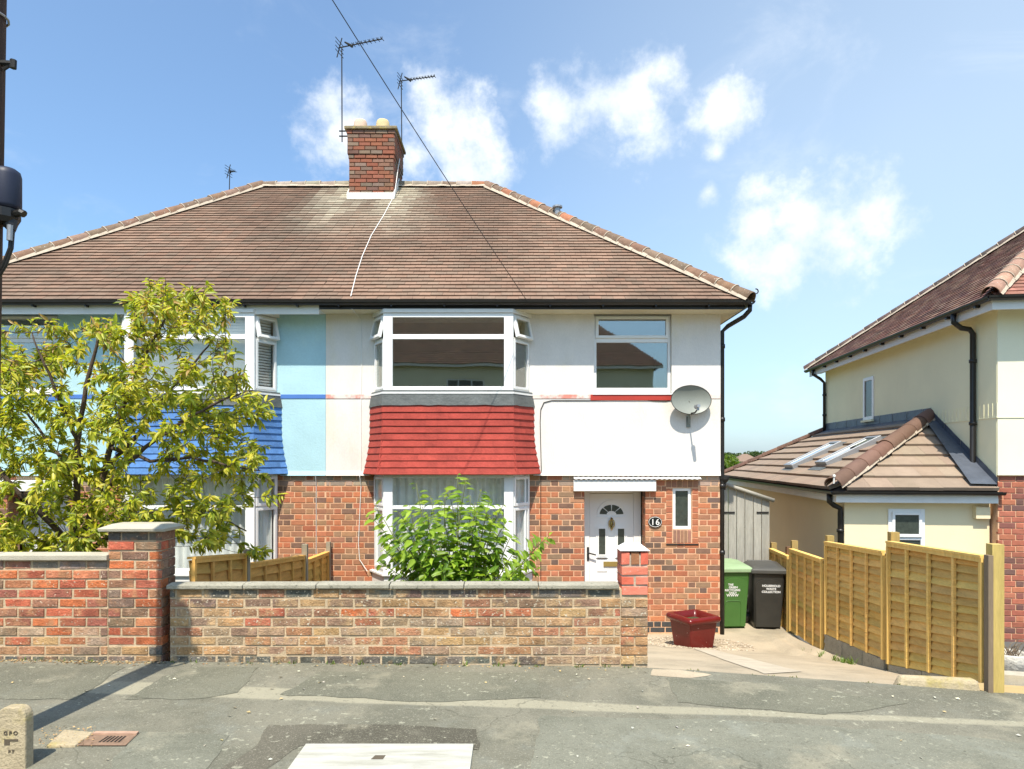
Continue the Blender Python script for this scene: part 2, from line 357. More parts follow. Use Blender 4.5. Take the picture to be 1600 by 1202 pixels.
def pavement_mat(name, tone=(0.192, 0.182, 0.136), dark=(0.130, 0.127, 0.094), cool=(0.178, 0.180, 0.144), strip=True, shift=0.0):
    m = bpy.data.materials.new(name); m.use_nodes = True; t = NT(m.node_tree); t.n.clear()
    p = t.new('ShaderNodeNewGeometry').outputs['Position']
    p2 = t.vmath('ADD', p, (shift, shift * 1.7, 0))
    big = t.noise(p2, 0.9, 8, 0.68, 0.5); mid = t.noise(t.vmath('ADD', p2, (9, 4, 0)), 2.6, 6, 0.65); fine = t.noise(p, 105, 3, 0.7); grit = t.noise(p, 36, 5, 0.75)
    c = t.mix(t.ramp(big, 0.38, 0.62), tone, dark)
    c = t.mix(t.ramp(mid, 0.52, 0.70, 0, 0.8), c, cool)
    c = t.mix(t.ramp(t.noise(t.vmath('ADD', p2, (2, 31, 0)), 1.7, 6, 0.65), 0.55, 0.70, 0, 0.7), c, (0.27, 0.25, 0.18))
    if strip:
        sp = t.new('ShaderNodeSeparateXYZ', {0: p})
        line = t.math('ADD', sp.outputs[1], t.math('MULTIPLY', sp.outputs[0], 0.075))
        line = t.math('ADD', line, t.math('MULTIPLY', t.math('SUBTRACT', t.noise(p, 1.1, 3), 0.5), 0.10))
        wid = t.ramp(sp.outputs[0], -2.0, 2.5, 0.11, 0.035, False)
        s = t.math('ABSOLUTE', t.math('SUBTRACT', line, 4.86))
        c = t.mix(t.math('MULTIPLY', t.ramp(t.math('SUBTRACT', s, wid), 0.03, -0.01), 0.75), c, (0.34, 0.315, 0.225))
    # lichen flecks, worn aggregate and small dark pits
    lich = t.math('MULTIPLY', t.ramp(t.noise(p2, 21, 4, 0.62), 0.60, 0.66), t.ramp(t.noise(t.vmath('ADD', p2, (5, 8, 0)), 1.5, 4, 0.6), 0.42, 0.60))
    c = t.mix(t.math('MULTIPLY', lich, 0.55), c, (0.44, 0.43, 0.32))
    c = t.mix(t.ramp(fine, 0.52, 0.68, 0, 0.55), c, (0.34, 0.32, 0.25))
    c = t.mix(t.ramp(grit, 0.54, 0.68, 0, 0.62), c, (0.085, 0.08, 0.06))
    wv = t.vmath('ADD', p2, t.vmath('SCALE', t.new('ShaderNodeTexNoise', {'Vector': p2, 'Scale': 2.2, 'Detail': 6.0}).outputs['Color'], scale=0.55))
    vo = t.new('ShaderNodeTexVoronoi', {'Vector': wv, 'Scale': 0.62}, feature='DISTANCE_TO_EDGE').outputs['Distance']
    crack = t.math('MULTIPLY', t.ramp(vo, 0.0045, 0.0015), t.ramp(t.noise(p2, 0.8, 2), 0.46, 0.58))
    c = t.mix(t.math('MULTIPLY', crack, 0.40), c, (0.05, 0.05, 0.035))
    bs = t.new('ShaderNodeBsdfPrincipled', {'Base Color': c, 'Roughness': 0.92, 'Specular IOR Level': 0.3})
    h = t.math('ADD', t.math('MULTIPLY', fine, 0.5), t.math('ADD', grit, t.math('MULTIPLY', mid, 1.5)))
    b = t.new('ShaderNodeBump', {'Strength': 0.55, 'Distance': 0.008, 'Height': h}); t.l.new(b.outputs[0], bs.inputs['Normal'])
    t.l.new(bs.outputs[0], t.new('ShaderNodeOutputMaterial').inputs[0]); MATS[name] = m; return m
PAVE = pavement_mat('pavement_asphalt')
PATCH_A = pavement_mat('patched_asphalt', (0.158, 0.155, 0.113), (0.118, 0.118, 0.086), (0.160, 0.160, 0.122), False, 3.0)
PATCH_B = pavement_mat('blue_grey_asphalt', (0.190, 0.190, 0.145), (0.140, 0.141, 0.106), (0.215, 0.222, 0.18), False, 7.0)
PATCH_D = pavement_mat('dark_asphalt', (0.118, 0.108, 0.08), (0.078, 0.072, 0.052), (0.145, 0.135, 0.10), False, 11.0)
ROADM = pavement_mat('road_asphalt', (0.10, 0.10, 0.09), (0.085, 0.085, 0.08), (0.12, 0.12, 0.11), False, 15.0)

xs = [-60, -40, -25, -14] + [-10 + 0.5 * i for i in range(41)] + [14, 25, 40, 60]
sheet('pavement', xs, lambda x: (2.2, prop(x) if x <= 10 else max(2.8, prop(10))), 8, gp, PAVE)
def patch(pts, m, dz=0.003, inset=0):
    """thin re-laid patch of asphalt with a slightly ragged edge, on the pavement"""
    b = MB(); poly = []
    for i in range(len(pts)):
        a = Vector(pts[i]); c = Vector(pts[(i + 1) % len(pts)]); L = (c - a).length; n = max(2, int(L / 0.06))
        d = (c - a).normalized(); q = Vector((-d.y, d.x))
        for k in range(n):
            v = a.lerp(c, k / n); w = (noise.noise(Vector((v.x * 6, v.y * 6, 3.3))) * 0.03 + noise.noise(Vector((v.x * 25, v.y * 25, 1.3))) * 0.012)
            poly.append(v + q * w)
    vs = [(p.x, p.y, gp(p.x, p.y) + dz) for p in poly]
    b.add(vs, [tuple(range(len(vs)))]); return struct(b.build('pavement_patch', m))
def gpx(px, py):
    """where a sight line meets the pavement"""
    Y = 4.5
    for _ in range(12): Y = (CZ - gp(PX(px, Y), Y)) * F / (py - HY)
    return (PX(px, Y), Y)
patch([gpx(*q) for q in ((-60, 1036), (195, 1043), (118, 1094), (-60, 1092))], PATCH_A)
patch([gpx(*q) for q in ((300, 1043), (405, 1043), (372, 1083), (310, 1093), (195, 1094), (255, 1058))], PATCH_A)
patch([gpx(*q) for q in ((500, 1050), (840, 1052), (845, 1090), (690, 1098), (440, 1086))], PATCH_A)
patch([gpx(*q) for q in ((215, 1142), (362, 1150), (310, 1215), (160, 1215))], PATCH_B)
patch([gpx(*q) for q in ((420, 1134), (560, 1131), (742, 1140), (748, 1171), (470, 1166), (400, 1215), (325, 1215), (400, 1165))], PATCH_D)
patch([gpx(*q) for q in ((845, 1120), (1180, 1128), (1500, 1150), (1640, 1168), (1640, 1215), (830, 1215))], PATCH_B)
patch([gpx(*q) for q in ((1040, 1060), (1240, 1070), (1420, 1100), (1290, 1118), (1060, 1098))], PATCH_A)

b = MB()
for i in range(-20, 20): b.box(i * 0.915, i * 0.915 + 0.905, 2.06, 2.197, -0.30, gp(i * 0.9, 2.1) - 0.006)
struct(b.build('kerb', M_['coping'], bevel=0.012))
sheet('road', [-60, -20, 0, 20, 60], lambda x: (-5.2, 2.058), 6, lambda x, y: gp(x, 2.1) - 0.12 - 0.01 * abs(y + 1.5), ROADM)
sheet('pavement', [-60, -20, 0, 20, 60], lambda x: (-7.6, -5.2), 2, lambda x, y: gp(x, 2.1) - 0.02, PATCH_A)
sheet('verge', [-60, -20, 0, 20, 60], lambda x: (-40, -7.6), 4, lambda x, y: gp(x, 2.1) + 0.1 + 0.05 * max(0, -7.6 - y), M_['grass'], -0.1)
b = MB(); xs2 = [-1500, -600, -250, -120, -60, -25, 0, 25, 60, 120, 250, 600, 1500]; ys2 = [-1500, -500, -120, -30, 0, 12, 30, 70, 140, 260, 600, 1800]
for x in xs2:
    for y in ys2: b.v.append((x, y, -1.15 + (0.9 * min(1, max(0, (y - 40) / 140)))))
for i in range(len(xs2) - 1):
    for j in range(len(ys2) - 1):
        a = i * len(ys2) + j; b.f.append((a, a + len(ys2), a + len(ys2) + 1, a + 1)); b.c.append(None)
struct(b.build('terrain', M_['grass']))
sheet('front_garden', [-12 + 0.5 * i for i in range(27)], lambda x: (5.80, 10.5), 10, gd, M_['soil'])
gx = [1.12 + 0.127 * i for i in range(21)] + [3.9, 4.15, 4.4, 4.65, 4.9]
sheet('driveway', gx, lambda x: (max(prop(x) + 0.002, (x - 3.088) / 0.1097), 18.0), 60, gd, M_['concrete'])
# the drive's pale joint strip and the smear of cement by the wall end
def gdx(px, py):
    Y = 6.0
    for _ in range(30): Y = 0.5 * Y + 0.5 * (CZ - gd(PX(px, Y), Y)) * F / (py - HY)
    return (PX(px, Y), Y)
def drive_strip(pts, m):
    b = MB(); n = 10
    L0, L1, R1, R0 = [Vector(q) for q in pts]
    for j in range(n + 1):
        for e, (p, q) in enumerate(((L0, L1), (R0, R1))):
            v = p.lerp(q, j / n); w = noise.noise(Vector((v.x * 9, v.y * 9, e * 5.0))) * 0.03
            b.v.append((v.x + w, v.y, gd(v.x + w, v.y) + 0.006))
    for j in range(n): b.f.append((2 * j, 2 * j + 1, 2 * j + 3, 2 * j + 2)); b.c.append(None)
    return struct(b.build('driveway_strip', m))
drive_strip([gdx(1195, 1054), gdx(1084, 1014), gdx(1103, 1012), gdx(1252, 1050)], mat('strip_cement', (0.47, 0.41, 0.315), .95, .18, 4, fine=.12, bump=.5))
patch([gpx(*q) for q in ((1018, 1056), (1020, 1046), (1060, 1047), (1112, 1055), (1080, 1060))], M_['concrete'])
# neighbour's ground on the far side of the fence
def nz(x, y): return gd(x, y) - 0.02
sheet('neighbour_yard', [3.68, 3.8, 3.95, 4.2, 4.5, 4.8, 5.0, 5.5, 6, 7, 8, 9, 11, 13], lambda x: (prop(min(x, 9)) + 0.003, min(19.0, (x - 3.088) / 0.1097)), 40, nz, M_['yard'])
b = MB(); b.add([(3.80, 5.25, nz(3.8, 5.25) + 0.012), (6.5, 4.70, nz(6.5, 4.7) + 0.012), (6.5, 5.75, nz(6.5, 5.75) + 0.012), (3.86, 6.35, nz(3.86, 6.35) + 0.012)], [(0, 1, 2, 3)])
struct(b.build('sandy_path', M_['sand']))
b = MB(); b.prism([(3.88, 6.40, nz(3.9, 6.4) - 0.1), (6.6, 5.8, nz(6.6, 5.8) - 0.1), (6.6, 5.95, nz(6.6, 5.8) - 0.1), (3.88, 6.55, nz(3.9, 6.4) - 0.1)], (0, 0, 0.2))
struct(b.build('path_kerb', M_['coping2']))

# ------------------------------------------------------------------ bricks: one mesh per kind of brick, one object per brick
def brick_mesh(name, m, seed, bev=0.004):
    """1 x 1 x 1 brick seen from the front (x wide, y deep, z high): slightly uneven front face with a chamfered arris"""
    rnd = random.Random(seed); j = lambda a: rnd.uniform(-a, a); e = 0.03; ez = 0.07
    outer = [(-.5 + j(.008), 0.10, -.5 + j(.02)), (.5 + j(.008), 0.10, -.5 + j(.02)), (.5 + j(.008), 0.10, .5 + j(.02)), (-.5 + j(.008), 0.10, .5 + j(.02))]
    inner = [(-.5 + e + j(.012), j(.02), -.5 + ez + j(.03)), (.5 - e + j(.012), j(.02), -.5 + ez + j(.03)), (.5 - e + j(.012), j(.02), .5 - ez + j(.03)), (-.5 + e + j(.012), j(.02), .5 - ez + j(.03))]
    back = [(x, 1.0, z) for x, y, z in outer]
    b = MB(); b.add(outer + inner + back, [(4, 5, 6, 7)] + [(i, (i + 1) % 4, 4 + (i + 1) % 4, 4 + i) for i in range(4)] + [(8 + i, 8 + (i + 1) % 4, (i + 1) % 4, i) for i in range(4)])
    me = b.mesh(name); me.materials.append(m); return me
HB = [brick_mesh('brick', M_['hbrick'], i) for i in range(6)]
WB = [brick_mesh('brick', M_['wbrick'], 20 + i) for i in range(10)]
RB_ = [brick_mesh('brick', M_['rbrick'], 40 + i) for i in range(10)]
def brick_into(b, x0, x1, y, dep, z0, z1, c):
    e = 0.006
    vs = [(x0, y + 0.004, z0), (x1, y + 0.004, z0), (x1, y + 0.004, z1), (x0, y + 0.004, z1), (x0 + e, y, z0 + e), (x1 - e, y, z0 + e), (x1 - e, y, z1 - e), (x0 + e, y, z1 - e),
          (x0, y + dep, z0), (x1, y + dep, z0), (x1, y + dep, z1), (x0, y + dep, z1)]
    b.add(vs, [(4, 5, 6, 7)] + [(i, (i + 1) % 4, 4 + (i + 1) % 4, 4 + i) for i in range(4)] + [(8 + i, 8 + (i + 1) % 4, (i + 1) % 4, i) for i in range(4)], c)
HCOL = [(0.43, 0.165, 0.085)] * 6 + [(0.40, 0.140, 0.070)] * 4 + [(0.34, 0.165, 0.095)] * 4 + [(0.20, 0.115, 0.078)] * 3 + [(0.38, 0.20, 0.11)] * 3 + [(0.29, 0.18, 0.11)] * 2 + [(0.145, 0.092, 0.068)] * 1 + [(0.47, 0.17, 0.08)] * 2
def clip(iv, cuts):
    out = [iv]
    for c0, c1 in cuts:
        nx = []
        for a, b_ in out:
            if c1 <= a or c0 >= b_: nx.append((a, b_)); continue
            if c0 > a: nx.append((a, c0))
            if c1 < b_: nx.append((c1, b_))
        out = nx
    return [q for q in out if q[1] - q[0] > 0.025]
def flemish(x0, x1, z0, n, H, phase=0.0):
    """intervals of a Flemish bond wall: yields (course, xa, xb)"""
    S, Hd, J = 0.217, 0.1025, 0.012; pitch = S + Hd + 2 * J
    for k in range(n):
        x = x0 - pitch + (phase if k % 2 == 0 else phase + pitch / 2)
        s = True
        while x < x1:
            w = S if s else Hd
            a, b_ = max(x, x0), min(x + w, x1)
            if b_ - a > 0.02: yield k, a, b_
            x += w + J; s = not s

# ------------------------------------------------------------------ boundary walls
WY = 5.7
def wall_bricks(root, x0, x1, z0, n, H, y, dep, colf, off=0.0, joints=0.0105, seed=0, mesh=None):
    rnd = random.Random(seed); L = 0.229
    for k in range(n):
        x = x0 - L + (off if k % 2 else off + L / 2)
        while x < x1:
            a, b_ = max(x, x0), min(x + L - joints, x1)
            if b_ - a > 0.03:
                c = colf((a + b_) / 2, k, rnd)
                Mx = frame(((a + b_) / 2, y + rnd.uniform(-0.004, 0.004), z0 + (k + 0.5) * H + rnd.uniform(-0.0015, 0.0015)), (b_ - a, 0, rnd.uniform(-.002, .002)), (0, dep, 0), (0, 0, H - joints - rnd.uniform(0, .004)))
                inst('brick', rnd.choice(mesh or WB), Mx, root, c)
            x += L
BUFF = [(0.39, 0.225, 0.11), (0.41, 0.235, 0.115), (0.33, 0.225, 0.14), (0.40, 0.19, 0.10), (0.30, 0.20, 0.13), (0.41, 0.255, 0.125), (0.36, 0.255, 0.165)]
BROWN = [(0.23, 0.135, 0.09), (0.20, 0.13, 0.095), (0.29, 0.145, 0.085), (0.25, 0.155, 0.10)]
REDS = [(0.44, 0.115, 0.06), (0.38, 0.115, 0.065), (0.31, 0.11, 0.07), (0.50, 0.145, 0.055), (0.42, 0.16, 0.08)]
GREY = [(0.12, 0.115, 0.095), (0.15, 0.125, 0.10), (0.11, 0.105, 0.09), (0.19, 0.165, 0.125)]
def col_right(x, k, r):                       # k counts up from the ground course
    if k == 0: return jit(r.choice(GREY if x < 0.3 else BUFF), 0.15)
    if k == 7: return jit(r.choice(GREY + BROWN + BUFF[:1]), 0.15)
    if k == 6: return jit(r.choice(BROWN + BUFF[:2]), 0.15)
    if k in (4, 5): return jit(r.choice((BROWN[2:] + REDS[1:] if noise.noise(Vector((x * .9, 3, 1))) > -.05 else BUFF) * 2 + BUFF[3:6]), 0.15)
    nv = noise.noise(Vector((x * 1.1, k * .8, 2.0))); return jit(r.choice(BUFF * 3 + ([REDS[4], REDS[3], BUFF[3]] * 2 if nv > .15 else BUFF[5:])), 0.14)
def col_left(x, k, r):
    if k == 0: return jit(r.choice(GREY), 0.15)
    if k == 1: return jit(r.choice(BUFF), 0.15)
    if k in (2, 3): return jit(r.choice(BUFF + REDS + BROWN), 0.15)
    if k >= 10: return jit(r.choice([(0.27, 0.17, 0.13), (0.24, 0.19, 0.155), (0.30, 0.13, 0.09)]), 0.12)
    return jit(r.choice(REDS * 3 + BROWN), 0.14)
HW = 0.0795
def coping_stone(root, xa, xb, y0, y1, z0, h, m, slope=0.010):
    b = MB(); pts = [(y0, z0), (y1, z0), (y1, z0 + h), ((y0 + y1) / 2, z0 + h + slope), (y0, z0 + h)]
    b.prism([(xa, y, z) for y, z in pts], (xb - xa, 0, 0)); return b.build('coping_stone', m, root, bevel=0.006)
# right-hand wall of number 16
xa, xb, zb = -2.855, 1.135, -0.016
W16 = thing('boundary_wall', 'low mossy buff brick boundary wall in front of number sixteen', 'wall', (-0.9, WY, -0.05))
b = MB(); b.box(xa, xb - 0.003, WY + 0.0055, WY + 0.112, zb - 0.15, zb + 8 * HW); b.build('mortar', M_['wmortar'], W16)
wall_bricks(W16, xa, xb - 0.232, zb, 8, HW, WY, 0.105, col_right, 0.05, seed=5)
rr = random.Random(9)
for k in range(7):                            # toothed pier end of the wall
    z = zb + (k + 0.5) * HW
    cells = [(xb - 0.229, xb)] if k % 2 else [(xb - 0.229, xb - 0.115), (xb - 0.106, xb)]
    for a, c in cells: inst('brick', rr.choice(WB), frame(((a + c) / 2, WY - 0.006, z), (c - a - 0.004, 0, 0), (0, 0.115, 0), (0, 0, HW - 0.009)), W16, jit(rr.choice(BUFF + REDS[3:]), .12))
cuts = [xa - 0.02, -2.86 + 0.62, -2.86 + 1.23, -2.86 + 1.84, -2.86 + 2.46, -2.86 + 3.08, 0.895]
zc = zb + 8 * HW + 0.003
for i in range(len(cuts) - 1): coping_stone(W16, cuts[i] + 0.003, cuts[i + 1] - 0.003, WY - 0.030, WY + 0.145, zc + rr.uniform(-.003, .003), 0.034, M_['coping'])
# newer red pier on the wall end
PRED = mat('pale_red_brick', src='obj', rough=0.85, var=0.12, scale=9, fine=0.1, bump=0.4, speck=(0.62, 0.40, 0.32), spk=(22, 0.62, 0.72))
PB = [brick_mesh('brick', PRED, 60 + i) for i in range(3)]
px0, px1 = 0.912, 1.137; z = zb + 7 * HW + 0.026
b = MB(); b.box(px0 + 0.006, px1 - 0.006, WY + 0.002, WY + 0.218, z, z + 0.345); b.build('pier_mortar', M_['rmortar'], W16)
for k, (h, cells) in enumerate(((0.076, [(0, 1)]), (0.070, [(0, .47), (.53, 1)]), (0.074, [(0, 1)]), (0.112, [(0, .31), (.36, .67), (.72, 1)]))):
    for i, (u0, u1) in enumerate(cells):
        a, c = lerp(px0, px1, u0), lerp(px0, px1, u1)
        cc = (0.30, 0.13, 0.06) if (k == 3 and i == 1) else rr.choice([(0.66, 0.17, 0.11), (0.60, 0.13, 0.075), (0.68, 0.20, 0.13)])
        inst('brick', rr.choice(PB), frame(((a + c) / 2, WY - 0.008, z + h / 2), (c - a, 0, 0), (0, 0.225, 0), (0, 0, h - 0.003)), W16, jit(cc, .06))
    z += h + 0.010
b = MB(); zt = z
b.add([(px0 - .012, WY - .02, zt), (px1 + .012, WY - .02, zt), (px1 + .012, WY + .235, zt), (px0 - .012, WY + .235, zt), (px0 + .045, WY + .05, zt + .045), (px1 - .045, WY + .05, zt + .045), (px1 - .045, WY + .17, zt + .045), (px0 + .045, WY + .17, zt + .045)],
      [(0, 3, 2, 1), (4, 5, 6, 7), (0, 1, 5, 4), (1, 2, 6, 5), (2, 3, 7, 6), (3, 0, 4, 7)]); b.build('pier_cap', M_['white'], W16)
# left-hand wall with its gate pillar
WL = thing('boundary_wall', 'taller red brick boundary wall with capped square pillar under the tree', 'wall', (-4.3, WY, 0.0))
xl0, pl0, pl1 = -6.9, -3.375, -2.922
b = MB(); b.box(xl0, pl0, WY + 0.0055, WY + 0.112, zb - 0.1, zb + 11 * HW); b.box(pl0 + .003, pl1 - .009, WY + 0.0055, WY + 0.220, zb - 0.1, zb + 14.05 * HW); b.build('mortar', M_['wmortar'], WL)
wall_bricks(WL, xl0, pl0 - 0.004, zb, 11, HW, WY, 0.105, col_left, 0.03, seed=12, mesh=RB_)
wall_bricks(WL, pl0 + 0.004, pl1, zb, 14, HW, WY - 0.001, 0.105, lambda x, k, r: jit(r.choice(GREY + BUFF), .15) if k in (0, 1, 13) else jit(r.choice(REDS * 3 + BROWN + BUFF[3:4]), .14), 0.112, seed=14, mesh=RB_)
for k in range(14):                           # the pillar's return face
    z = zb + (k + 0.5) * HW; segs = [(0.0, 0.229)] if k % 2 else [(0.0, 0.11), (0.119, 0.229)]
    for a, c in segs:
        inst('brick', rr.choice(RB_), frame((pl1 + 0.001, WY + (a + c) / 2, z), (0, c - a - .004, 0), (-0.05, 0, 0), (0, 0, HW - 0.009)), WL, jit(rr.choice(BROWN + REDS), .12))
for a, c in ((xl0, -5.2), (-5.2, -4.28), (-4.28, -3.36)): coping_stone(WL, a + .003, c - .003, WY - 0.035, WY + 0.165, zb + 11 * HW + .002, 0.045, M_['coping2'], 0.012)
b = MB(); zt = zb + 14.05 * HW
b.add([(pl0 - .05, WY - .05, zt), (pl1 + .05, WY - .05, zt), (pl1 + .05, WY + .28, zt), (pl0 - .05, WY + .28, zt), (pl0 - .055, WY - .055, zt + .026), (pl1 + .055, WY - .055, zt + .026), (pl1 + .055, WY + .285, zt + .026), (pl0 - .055, WY + .285, zt + .026), (pl0 + .02, WY + .03, zt + .058), (pl1 - .02, WY + .03, zt + .058), (pl1 - .02, WY + .20, zt + .058), (pl0 + .02, WY + .20, zt + .058)],
      [(0, 3, 2, 1)] + [(i, (i + 1) % 4, 4 + (i + 1) % 4, 4 + i) for i in range(4)] + [(4 + i, 4 + (i + 1) % 4, 8 + (i + 1) % 4, 8 + i) for i in range(4)] + [(8, 9, 10, 11)])
b.build('pillar_cap', M_['coping2'], WL, bevel=0.004)
# ------------------------------------------------------------------ generic building pieces
def holes_wall(b, x0, x1, z0, z1, holes, yf, yb):
    """wall slab with rectangular openings, cut into butting boxes"""
    xs = sorted({x0, x1, *[v for h in holes for v in h[:2] if x0 < v < x1]}); zs = sorted({z0, z1, *[v for h in holes for v in h[2:] if z0 < v < z1]})
    for i in range(len(xs) - 1):
        run = None
        for j in range(len(zs) - 1):
            cx, cz = (xs[i] + xs[i + 1]) / 2, (zs[j] + zs[j + 1]) / 2
            solid = not any(h[0] < cx < h[1] and h[2] < cz < h[3] for h in holes)
            if solid: run = (run[0], zs[j + 1]) if run else (zs[j], zs[j + 1])
            if run and (not solid or j == len(zs) - 2): b.box(xs[i], xs[i + 1], yf, yb, run[0], run[1]); run = None

def facet(p0, p1):
    """local frame of a vertical facet seen from outside, left edge p0 to right edge p1 (plan points): (u, w outward, z) -> world"""
    p0 = Vector((p0[0], p0[1])); p1 = Vector((p1[0], p1[1])); d = (p1 - p0).normalized(); n = Vector((d.y, -d.x))
    return (lambda u, w, z: (p0.x + d.x * u + n.x * w, p0.y + d.y * u + n.y * w, z)), (p1 - p0).length

def ring(b, u0, u1, z0, z1, wd, w0, w1, wb=None, wt=None):
    wb = wb or wd; wt = wt or wd
    b.box(u0, u0 + wd, w0, w1, z0, z1); b.box(u1 - wd, u1, w0, w1, z0, z1)
    b.box(u0 + wd, u1 - wd, w0, w1, z0, z0 + wb); b.box(u0 + wd, u1 - wd, w0, w1, z1 - wt, z1)

def window(root, T, u0, u1, z0, z1, split=None, fw=0.055, wb=None, wt=None, open_top=0.0, glass=None, name='window', post=None, dep=0.06, w=0.0, sash=True):
    """upvc window: outer frame, optional transom at split with a top light above; panes and sashes are sub-parts"""
    glass = glass or GLASS; b = MB(T); fwp = post or fw
    ring(b, u0, u1, z0, z1, fwp, w - dep, w, wb, wt)
    if split: b.box(u0 + fwp, u1 - fwp, w - dep + .002, w - .002, split[0], split[1])
    fr = b.build(name, M_['upvc'], root, bevel=0.004)
    zb_ = z0 + (wb or fw); zt_ = z1 - (wt or fw); lo = (zb_, split[0] if split else zt_)
    def pane(ua, ub, za, zc, wv, Tr=None):
        g = MB(Tr or T); g.box(ua, ub, wv - 0.006, wv, za, zc); g.build('pane', glass, fr)
    def casement(ua, ub, za, zc, tilt):
        s = 0.042
        def TT(u, w_, z):
            dz = z - zc; return T(u, w + w_ * math.cos(tilt) + (-dz) * math.sin(tilt), zc + dz * math.cos(tilt) + w_ * math.sin(tilt))
        g = MB(TT); ring(g, ua, ub, za, zc, s, -0.03, 0.022); g.build('sash', M_['upvc'], fr, bevel=0.004)
        pane(ua + s, ub - s, za + s, zc - s, 0.0, TT)
    a, c = u0 + fwp, u1 - fwp
    if split:
        if sash: casement(a - .012, c + .012, split[1] - .012, zt_ + .012, open_top)
        else: pane(a, c, split[1], zt_, w - 0.02)
        if sash == 2:
            s = 0.038; g = MB(T); ring(g, a - .01, c + .01, lo[0] - .01, lo[1] + .01, s, w - .03, w + .016); g.build('sash', M_['upvc'], fr, bevel=0.004); pane(a + s, c - s, lo[0] + s, lo[1] - s, w - .012)
        else: pane(a, c, lo[0], lo[1], w - 0.02)
    else: pane(a, c, lo[0], lo[1], w - 0.02)
    return fr

def tile_slope(e0, e1, r0, r1, gauge, tw, th, colf, put=None, b=None, seed=0, lift=0.0, side=0.003, jz=0.0015):
    """courses of single tiles on the slope from eaves e0-e1 to ridge r0-r1: each tile its own slab, tail raised on the course below"""
    rnd = random.Random(seed); e0, e1, r0, r1 = map(Vector, (e0, e1, r0, r1))
    u = (e1 - e0).normalized(); mid0 = (e0 + e1) / 2; up = (r0 - e0) - u * (r0 - e0).dot(u); L = up.length; up = up / L; n = u.cross(up).normalized()
    if n.z < 0: n = -n
    rows = max(1, round(L / gauge)); g = L / rows
    for k in range(rows):
        t0 = k / rows; t1 = (k + 0.6) / rows
        a = e0.lerp(r0, t1); c = e1.lerp(r1, t1); W = (c - a).length
        base = a - up * ((t1 - t0) * L)
        x = -(tw * (0.5 if k % 2 else 0.0)) - rnd.uniform(0, 0.004)
        while x < W:
            xa, xc = max(x, 0), min(x + tw - side, W)
            if xc - xa > 0.012:
                q = base + u * xa; o = q + n * (lift + th * 1.0 + rnd.uniform(-jz, jz)); dn = rnd.uniform(-0.004, 0.004)
                v = up * (g * 1.22); tilt = -n * (th * 0.95)
                c_ = colf(q + u * ((xc - xa) / 2), k, rnd)
                if put: put(o - up * dn, u * (xc - xa), v + tilt, n * th, c_)
                else:
                    o = o - up * dn; U = u * (xc - xa); V = v + tilt; N = -n * th
                    b.add([o, o + U, o + U + V, o + V, o + N, o + U + N], [(0, 1, 2, 3), (4, 5, 1, 0), (0, 3, 4), (1, 5, 2)], c_)
            x += tw

def half_tile(name, m, n=10, th=0.12, flat=1.0):
    """half-round ridge tile, unit length along x, unit radius"""
    b = MB(); vs = []
    for x, s in ((0, 1.0), (1.06, 0.90)):
        for r in (1.0, 1.0 - th):
            for k in range(n + 1):
                a = math.pi * k / n; vs.append((x, -math.cos(a) * r * s, math.sin(a) * r * s * flat))
    N = n + 1; fs = []
    for k in range(n):
        fs += [(k, k + 1, 2 * N + k + 1, 2 * N + k), (N + k + 1, N + k, 3 * N + k, 3 * N + k + 1), (k + 1, k, N + k, N + k + 1), (2 * N + k, 2 * N + k + 1, 3 * N + k + 1, 3 * N + k)]
    b.add(vs, fs); me = b.mesh(name, True); me.materials.append(m); return me
RT = half_tile('ridge_tile', M_['ridge']); HT = half_tile('hip_tile', M_['ridge'])
RIDGEC = [(0.20, 0.12, 0.08), (0.18, 0.12, 0.082), (0.22, 0.125, 0.08), (0.17, 0.125, 0.09), (0.21, 0.14, 0.10)]
def ridge_run(me, name, p0, p1, L, rad, parent, seed=0, cols=RIDGEC, orange=0.05, bed=True, bedname='mortar_bed', bedw=1.0, rings=True):
    rnd = random.Random(seed); p0, p1 = Vector(p0), Vector(p1); d = p1 - p0; n = max(1, round(d.length / L)); dd = d / n; u = d.normalized()
    side = u.cross(Vector((0, 0, 1))).normalized(); up = side.cross(u)
    for i in range(n):
        o = p0 + dd * i + up * rnd.uniform(-0.006, 0.006)
        c = jit((0.33, 0.14, 0.075) if rnd.random() < orange else rnd.choice(cols), 0.12)
        inst(name, me, frame(o, dd, side * rad, up * rad), parent, c)
    if bed:
        b = MB(); b2 = MB(); rr_ = rad * bedw; m = 40
        for i in range(m):
            a = p0 + d * (i / m); c = p0 + d * ((i + 1) / m); w0 = rr_ + 0.018 * noise.noise(a * 7); 
            for s in (-1, 1): (b if s < 0 or rings else b2).quad(a + side * s * (rad * 0.8) + up * 0.035, c + side * s * (rad * 0.8) + up * 0.035, c + side * s * (w0 + .02) - up * 0.030, a + side * s * (w0 + .02) - up * 0.030)
        for i in range(1, n if rings else 1):
            o = p0 + dd * i; b.tube([o + side * (math.cos(math.pi * k / 8) * rad * 0.985) + up * (math.sin(math.pi * k / 8) * rad * 0.985) for k in range(9)], 0.010, 5)
        b.build(bedname, M_['rmortar'], parent)
        if not rings: b2.build(bedname, M_['rmortar'], parent)

